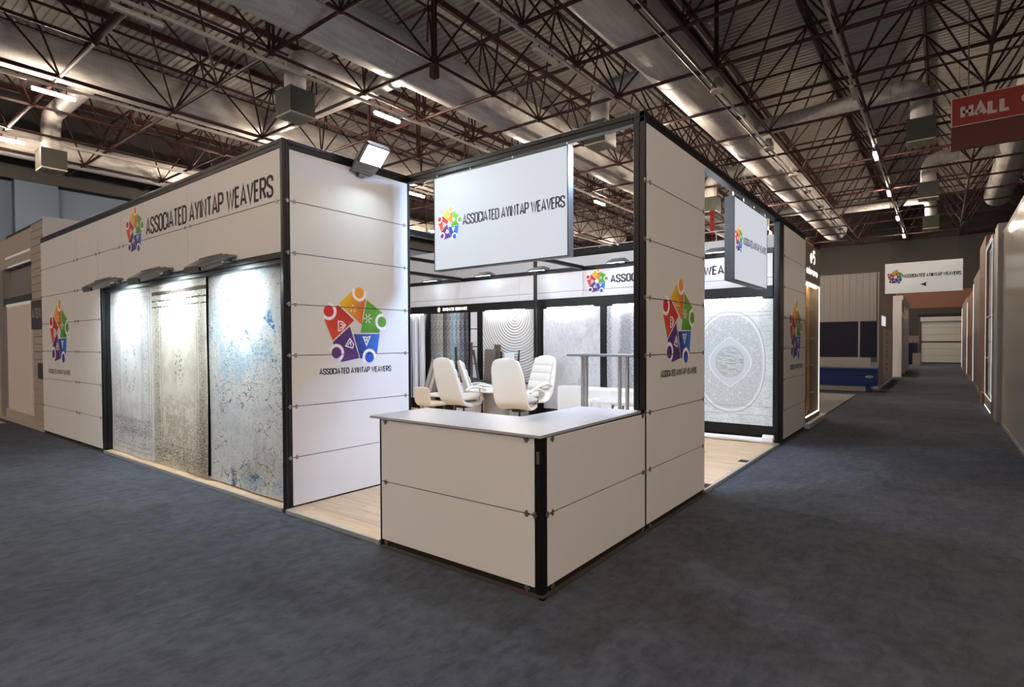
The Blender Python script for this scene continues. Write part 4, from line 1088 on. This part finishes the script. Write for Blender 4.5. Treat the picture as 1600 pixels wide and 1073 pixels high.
# things leaning against the back wall
def leaner(name, label, cat, x, y, z0, h, w, lean, tilt, m, th=.02, rnd=False):
    b = MB()
    if rnd: b.tube((0, 0, 0), (0, 0, h), th, 10).tube((0, 0, h), (0, 0, h+.01), th*1.15, 10)
    else: b.cbox(-w/2, w/2, 0, th, 0, h, .004)
    o = obj(name, b, m, None, (x, y, z0), rot=None)
    o.rotation_mode = 'XYZ'; o.rotation_euler = Matrix.Rotation(-PI/2, 3, 'Z').to_euler()
    o.rotation_euler = (Matrix.Rotation(-PI/2, 3, 'Z') @ Matrix.Rotation(-lean, 3, 'X') @ Matrix.Rotation(tilt, 3, 'Y')).to_euler()
    return tag(o, label, cat)
CB = .038+.79
leaner('carpet_sample', 'brown ribbed sample board on the low cabinet', 'sample board', 6.36, 5.75, CB, .68, .3, .06, .0, SAMPLE)
leaner('carpet_sample', 'darker brown sample board peeping over the ribbed one', 'sample board', 6.42, 5.62, CB, .78, .18, .05, .04, mat('dark_brown_board', (92, 78, 68), .7))
leaner('white_board', 'white blank board between black poles on the low cabinet', 'board', 6.33, 5.2, CB, .6, .26, .06, 0, COUNTER)
leaner('display_pole', 'black pole left of the white blank board', 'pole', 6.3, 5.37, CB, .62, 0, .06, -.02, RUBBER, .022, True)
leaner('display_pole', 'black pole right of the white blank board', 'pole', 6.3, 4.98, CB, .66, 0, .06, .1, RUBBER, .014, True)
leaner('display_pole', 'thin grey pole at the right end of the low cabinet', 'pole', 6.34, 4.92, CB, .6, 0, .05, -.03, DGREY, .012, True)
leaner('rolled_rug', 'dark brown rolled rug leaning left on the low cabinet', 'rug roll', 6.3, 6.2, CB, .82, 0, .05, -.04, mat('roll_brown', (84, 66, 58), .8), .03, True)
leaner('rolled_rug', 'dark grey roll leaning against the ring rug', 'rug roll', 6.25, 5.95, CB, .68, 0, .1, -.3, mat('roll_grey', (70, 68, 70), .8), .028, True)
leaner('display_pole', 'black pole leaning in front of the hanging rug samples', 'pole', 6.3, 6.6, FLR, 1.52, 0, .08, -.12, RUBBER, .028, True)
for i, (y, tl, m) in enumerate(((7.62, .17, (168, 158, 146)), (7.45, .19, (196, 184, 170)), (7.28, .16, (120, 112, 106)))):
    leaner('rolled_rug', ['pale grey rolled rug leaning leftmost by the samples', 'cream rolled rug leaning second by the samples', 'brown-grey rolled rug leaning third by the samples'][i], 'rug roll', 6.1-.03*i, y, FLR, 1.25-.1*i, 0, .2, tl, mat('roll_%d' % i, m, .85, noise=.2, nscale=20), .06, True)
# roll and socket block at the foot of the medallion rug
t = thing('rolled_underlay', 'white plastic-wrapped roll lying at the foot of the medallion rug', 'roll', (6.44, .2, FLR+.045))
obj('roll', MB().path([(0, 0, 0), (.0, .35, .004), (-.01, .7, -.002), (0, 1.05, .004), (0, 1.2, 0)], .042, 12, rad=[.045, .04, .044, .038, .045]), COUNTER, t)
t = thing('socket_block', 'white multi-socket power block beside the far tower post', 'power block', (6.40, .12, FLR))
obj('body', MB().ring_loft([[( .06*c, y, .075+.075*s) for c, s in [(math.cos(2*PI*k/8+PI/8), math.sin(2*PI*k/8+PI/8)) for k in range(8)]] for y in (-.085, .07)], sm=False), COUNTER, t)
obj('outlet', MB().tube((-.0, -.088, .06), (0, -.084, .06), .024, 12), DGREY, t)
tag(obj('floor_socket', MB().lathe([(.022, 0), (.022, .012), (.004, .014)], 12), RUBBER, None, (5.2, .72, FLR)), 'small black floor cap on the oak floor near the medallion rug', 'socket')
# ------------------------------------------------------------------ neighbours on the aisle side (right of the picture)
t = thing('next_booth', 'taupe booth front with lit niche next to the far tower', 'booth wall', (8.74, -.02, 0))
obj('slab', MB().box(0, 1.56, .02, .35, 2.78, 3.52).box(0, .02, .02, .35, .1, 2.78).box(1.51, 1.56, .02, .35, .1, 2.78).box(0, 1.56, .02, .35, .1, .19), TAUPE, t)
obj('led_frame', MB().box(.02, 1.5, .018, .03, 2.74, 2.77).box(1.475, 1.505, .018, .03, .19, 2.77).box(.02, 1.5, .018, .03, .19, .22), GLOW_LED, t)
part_box('back_board', t, .02, .74, .2, .24, .19, 2.78, NICHEG, .004); part_box('back_board', t, .76, 1.5, .2, .24, .19, 2.78, NICHEG, .004)
part_box('divider', t, 0.73, .77, .12, .24, .19, 2.76, NICHEG, .003)
part_box('bright_strip', t, .1, 1.42, .06, .09, 2.735, 2.75, mat('added_niche_glow', (255, 238, 205), .3, emit=26, ecol=(255, 236, 200)))  # extra glow added inside the niche to warm its gold boards
for k in range(4):
    for x in (.03, .79): part_box('shelf_bracket', t, x+.2, x+.5, .06, .2, .6+.55*k, .612+.55*k, ALU)
put_text(t, 'adanana', .05, 1.2, 2.93, 3.09, GLOW_LETTER, .17, y=.018, wid=.3)
put_text(t, 'e5', .42, .95, 3.16, 3.44, GLOW_LETTER, .2, y=.018, wid=.4)
part_box('step', t, 0, 1.9, -.06, .4, 0, .1, STEP, .005)
tag(obj('carpet_patch', MB().box(10.65, 17.0, .03, 5.5, 0.001, .014), GREYCARP), 'light grey carpet patch of the open stand past the lit niche', 'carpet')
WB = 19.9
BOOTHW = mat('booth_boards', (176, 170, 166), .6)
t = thing('white_booth', 'white booth with navy glass beyond the grey carpet patch', 'booth wall', (WB, 4.5, 0), -PI/2)
W0 = 4.5
for k in range(24):
    x = W0-1.95+.0+.198*0
    a = k*.198
    if a+.198 > 4.78: break
    part_box('board', t, a+.002, a+.196, 0, .05, 2.34, 4.0, BOOTHW, .003)
for a, b in ((0, 1.2), (1.24, 2.7), (2.74, 4.22), (4.28, 4.775)): part_box('glass_pane', t, a, b, 0, .03, 1.09, 2.32, NAVY, .003)
part_box('ledge', t, 0, 4.6, -.12, .03, .72, 1.07, BOOTHW, .006); part_box('base_board', t, 0, 4.7, 0, .05, 0, .72, BOOTHW)
part_box('mullion', t, 4.225, 4.275, -.004, .03, 1.07, 2.33, BOOTHW)
# its aisle side, with upright lettering
for k in range(8): part_box('side_board', t, 4.79, 4.83, .0+.85*k, .848+.85*k, .05, 4.0, BOOTHW, .004)
sd = part_box('text_plate', t, 4.831, 4.85, 1.6, 6.6, .12, 2.1, WHITE2)
for k, ch in enumerate('ALEVAN'):
    me = text_mesh('letter', ch, .9, .26, DGREY, .2, wid=.5)
    link('letter', me, sd, (.0205, 1.2+.0*k, .35+.26*k), PI/2)
part_box('screen', t, 4.831, 4.85, 1.0, 2.6, 2.2, 2.55, GLOW_WIN)
t = thing('blue_counter', 'dark blue counter with white base in front of the white booth', 'counter', (18.2, 3.9, 0), -PI/2)
part_box('front', t, 0, 4.3, 0, .05, .2, .72, BLUE, .006); part_box('counter_top', t, -.02, 4.32, -.02, .7, .721, .75, BLUE, .004); part_box('base', t, 0, 4.05, .05, .6, .02, .2, BOOTHW)
part_box('side_panel', t, 4.25, 4.3, .05, .68, .2, .72, BLUE, .004); part_box('foot', t, 4.0, 4.15, .02, .12, 0, .2, BLUE, .004)
obj('emblem', MB().add([(4.1+.11*math.cos(a), -.003, .5+.045*math.sin(a)) for a in [2*PI*i/20 for i in range(20)]], [tuple(range(20))]), PALESIGN, t)
# booths down the aisle on its left
t = thing('column_booth', 'white lit booth columns past the white booth', 'booth wall', (28, -.35, 0))
for k in range(3):
    part_box('column', t, k*3.2, k*3.2+.5, -.25, .4, 0, 3.5, WHITE2, .01); part_box('lit_strip', t, k*3.2+.6, k*3.2+.72, -.2, .0, .1, 3.1, GLOW_WIN)
    part_box('back_board', t, k*3.2+.5, k*3.2+3.2, .35, .4, 0, 3.3, GREYB)
part_box('capital', t, 0, 7, -.3, .4, 3.5, 3.7, WHITE2, .01); part_box('plaque', t, .6, 1.6, -.26, -.25, 3.0, 3.4, DGREY)
t = thing('brown_beam', 'brown header spanning the aisle before the roller door', 'beam', (42, -4.6, 3.75))
part_box('board', t, 0, .3, 0, 5.0, 0, 1.15, BROWN, .01)
part_box('leg', t, 0, .3, 4.6, 5.0, -3.75, 0, DARKW); part_box('leg', t, 0, .3, 0, .4, -3.75, 0, DARKW)
t = thing('dark_cabinet', 'small dark cabinet with a pale box at the end of the aisle', 'cabinet', (45, -.75, 0))
part_box('body', t, 0, 1, 0, .9, 0, 1.5, NAVY, .01); part_box('top', t, -.05, 1, -.05, .9, 1.5, 2.0, GREYB, .01)
tag(obj('carton', MB().cbox(0, .5, 0, .45, 0, .8, .01).box(.02, .48, .02, .43, .8, .81), GREYB, None, (43.4, -.95, 0)), 'grey carton standing before the dark cabinet', 'box')
# right-hand side of the aisle
t = thing('glossy_wall', 'glossy greige booth wall at the right edge of the picture', 'booth wall', (5.4, -2.97, 0))
for k in range(3): part_box('panel', t, 2.067*k, 2.067*k+2.063, -.06, 0, .06, 3.73, GLOSS, .003)
part_box('skirting', t, 0, 6.2, -.07, .012, 0, .06, GREYB); part_box('top_rail', t, 0, 6.2, -.08, .004, 3.731, 3.77, GREYB)
t = thing('showcase', 'grey showcase with white lit edges along the right wall', 'display case', (11.65, -2.95, 0))
part_box('pilaster', t, 0, .75, -.1, .06, 0, 3.95, GREYB, .01); part_box('pilaster', t, .76, 1.7, -.1, .03, 0, 3.95, DGREY, .01)
part_box('back_board', t, 1.7, 3.9, -.4, -.36, 0, 3.9, GREYB); part_box('base', t, 1.7, 3.9, -.36, .05, .02, .28, GREYB, .006); part_box('lid', t, 1.7, 3.9, -.36, .05, 3.9, 4.0, GREYB, .006)
obj('led_frame', MB().box(1.72, 3.88, .04, .055, .29, .315).box(1.72, 1.75, .04, .055, .28, 3.9).box(3.85, 3.88, .04, .055, .28, 3.9).box(1.72, 3.88, .04, .055, 3.875, 3.9), GLOW_EDGE, t)
for z in (1.2, 2.2): part_box('shelf', t, 1.76, 3.84, -.35, .04, z, z+.03, ALU)
part_box('bright_strip', t, 1.72, 3.88, .04, .055, .02, .045, GLOW_LED)
part_box('glass_pane', t, 1.76, 3.84, .0, .006, .32, 3.86, GLASSD)
t = thing('wooden_pylon', 'tall brown wooden pylon past the lit showcase', 'booth wall', (15.9, -2.95, 0))
part_box('slab', t, 0, 2.7, -.3, .04, .16, 4.35, WOODBR, .01); part_box('plinth', t, -.3, .5, -.3, .1, 0, .3, WOODBR, .01)
for k, (x, ln, m, z, lab) in enumerate(((18.8, 5.6, GREYB, 3.95, 'grey-taupe booth wall behind the wooden pylon'), (24.6, 6, WOODBR, 3.6, 'brown booth wall further down the right side'), (30.8, 8, GREYB, 3.7, 'grey booth wall with lit strip far down the right side'))):
    t = thing('side_booth', lab, 'booth wall', (x, -2.98, 0))
    for q in range(3): part_box('panel', t, ln/3*q+.01, ln/3*(q+1)-.01, -.1, 0, .12, z, m, .006)
    part_box('skirting', t, 0, ln, -.12, .02, 0, .12, GREYB)
    part_box('lit_strip', t, ln-.14, ln-.06, .0, .02, .1, z-.2, GLOW_WIN)
# hall number sign
t = thing('hall_sign', 'red hanging sign reading HALL 9 at upper right', 'sign', (13, -2.157, 5.871), -PI/2)
part_box('board', t, 0, 2.05, 0, .08, .512, 1.15, REDSIGN, .004); part_box('lower_band', t, 0, 2.05, .01, .08, 0, .505, REDBAND, .004)
obj('border', MB().box(0, 2.05, -.004, 0, .512, .53).box(0, 2.05, -.004, 0, 1.132, 1.15).box(0, .018, -.004, 0, .53, 1.132).box(2.032, 2.05, -.004, 0, .53, 1.132), PALESIGN, t)
put_text(t, 'HALL', .17, 1.0, .665, .965, PALESIGN, .22, y=-.003, wid=.5, gap=.06); put_text(t, '9', 1.17, 1.42, .665, .965, PALESIGN, .22, y=-.003, wid=.6)
for x in (.3, 1.75): obj('rod', MB().tube((x, .04, 1.15), (x, .04, 3.35), .012, 6), DGREY, t)
# hanging direction sign
t = thing('direction_sign', 'white hanging sign with logo and left arrow over the aisle', 'sign', (16, -.752, 2.972), -PI/2)
SIGNW = mat('direction_sign_board', (232, 230, 226), .5, emit=.26, ecol=(240, 238, 234))
part_box('board', t, 0, 1.71, 0, .05, 0, .835, SIGNW, .003)
put_logo(t, 1.0-.752, .455, .47, y=-.001, cut=False); put_text(t, 'ASSOCIATED AYIINTAP WEAVERS', .43, 1.675, .415, .515, t=.15, y=-.001)
obj('arrow', MB().add([(0, 0, 0), (.15, 0, .055), (.125, 0, 0), (.15, 0, -.055)], [(0, 2, 1), (0, 3, 2)]), INK, t, (.8, -.002, .215))
for x in (.1, 1.6): obj('wire', MB().tube((x, .025, .835), (x, .025, 6.3), .004, 5), DGREY, t)
# white walls and odds beyond the back wall
t = thing('rear_booth', 'plain white booth wall seen above the back fascia', 'booth wall', (7.9, 11.2, 0), -PI/2)
for k in range(7): part_box('panel', t, 1.56*k, 1.56*k+1.555, 0, .05, 0, 3.56 if k > 1 else 4.1, WHITE2, .003)
rl = MB().tube((2.0, .2, 3.78), (10.8, .2, 3.78), .012, 6)
for k in range(11): rl.tube((2.1+.85*k, .2, 3.56), (2.1+.85*k, .2, 3.78), .01, 6)
obj('top_rail', rl, ALU, t)
part_box('lintel', t, 6.4, 8.6, -.02, .3, 3.58, 3.7, BLACK2)
tag(obj('red_banner', MB().box(0, .03, 0, .11, 0, .7).box(-.005, .035, -.02, .13, .68, .72).box(.008, .022, .05, .06, -4.85, 0), REDB, None, (14, 3.38, 4.85)), 'red banner strip visible through the aisle opening', 'banner')
t = thing('rear_soffit', 'beige soffit of a stand behind the aisle opening', 'booth wall', (13.4, 2.0, 3.6))
part_box('board', t, 0, 2, 0, 4.2, 0, .4, mat('beige_soffit', (170, 150, 132), .6), .01)
part_box('leg', t, .9, 1.1, .1, .3, -3.6, 0, WHITE2); part_box('leg', t, .9, 1.1, 3.9, 4.1, -3.6, 0, WHITE2)
# ------------------------------------------------------------------ neighbour on the left
t = thing('left_booth', 'greige slatted booth front at the left edge of the picture', 'booth wall', (.05, 15.6, 0), -PI/2)
L0 = 15.6
GREIGE = mat('greige_slat', (170, 158, 146), .5); GREIGE2 = mat('greige_board', (176, 164, 152), .5)
for k in range(27): part_box('slat', t, L0-12.15, L0-11.33, .0, .03, .06+.1455*k, .06+.1455*k+.139, GREIGE, .003)
part_box('backing', t, L0-12.15, L0-11.33, .031, .05, 0, 4.0, BLACK2)
part_box('side_return', t, L0-11.33, L0-11.31, 0, .6, 0, 4.05, GREIGE2)
part_box('skirting', t, 0, L0-11.33, -.03, .05, 0, .06, GREIGE2)
part_box('header', t, .2, L0-12.16, 0, .3, 3.3, 3.95, GREIGE2, .01); part_box('sill_board', t, .9, L0-12.16, .0, .1, .06, .24, GREIGE2, .005)
part_box('lit_board', t, 1.25, L0-12.4, .03, .06, .26, 2.47, PINKP, .004); part_box('reflection_edge', t, 1.25, L0-12.4, .02, .05, 2.475, 2.53, GLOW_DIM)
part_box('transom', t, .9, L0-12.16, 0, .12, 2.54, 2.66, DGREY, .004); part_box('upper_board', t, 1.3, L0-12.16, .1, .14, 2.66, 3.3, GREYB)
part_box('pillar', t, .85, 1.15, -.02, .2, 0, 3.3, GREYB, .01); part_box('pillar', t, 0, .6, -.02, .2, 0, 3.3, GREIGE2, .01)
part_box('bright_strip', t, 1.4, L0-12.2, -.01, .01, 3.5, 3.54, GLOW_DIM); part_box('bright_strip', t, 1.6, L0-12.2, -.01, .01, 3.3, 3.33, GLOW_DIM)  # thin white reflections, put in as faintly glowing strips
pq = part_box('plaque', t, L0-12.14, L0-11.4, -.02, .0, 1.95, 2.5, DGREY, .004)
link('lettering', text_mesh('lettering', 'ATEN', .6, .2, PALESIGN, .16), pq, (.06, -.001, .2))
part_box('card_holder', t, L0-11.7, L0-11.4, -.03, 0, 1.0, 1.3, DGREY, .004); part_box('roof_lip', t, .1, L0-12.3, .25, .9, 4.1, 4.2, DGREY)
part_box('back_frame', t, L0-11.3, L0-8.8, 3.0, 3.1, 3.6, 5.2, WHITE2, .01); part_box('dark_window', t, L0-11.0, L0-9.0, 2.95, 3.0, 3.8, 5.0, GLASSD)
part_box('back_leg', t, L0-11.3, L0-11.1, 3.0, 3.1, 0, 3.6, WHITE2); part_box('back_leg', t, L0-9.0, L0-8.8, 3.0, 3.1, 0, 3.6, WHITE2)
tag(obj('cable_ramp', MB().add([(-.15, 0, 0), (.15, 0, 0), (.08, 0, .03), (-.08, 0, .03), (-.15, 1.6, 0), (.15, 1.6, 0), (.08, 1.6, .03), (-.08, 1.6, .03)], [(0, 1, 2, 3), (4, 7, 6, 5), (1, 5, 6, 2), (2, 6, 7, 3), (3, 7, 4, 0), (0, 4, 5, 1)]), GREIGE2, None, (-.25, 13.6, 0)), 'flat cable cover on the carpet by the left booth', 'cable cover')
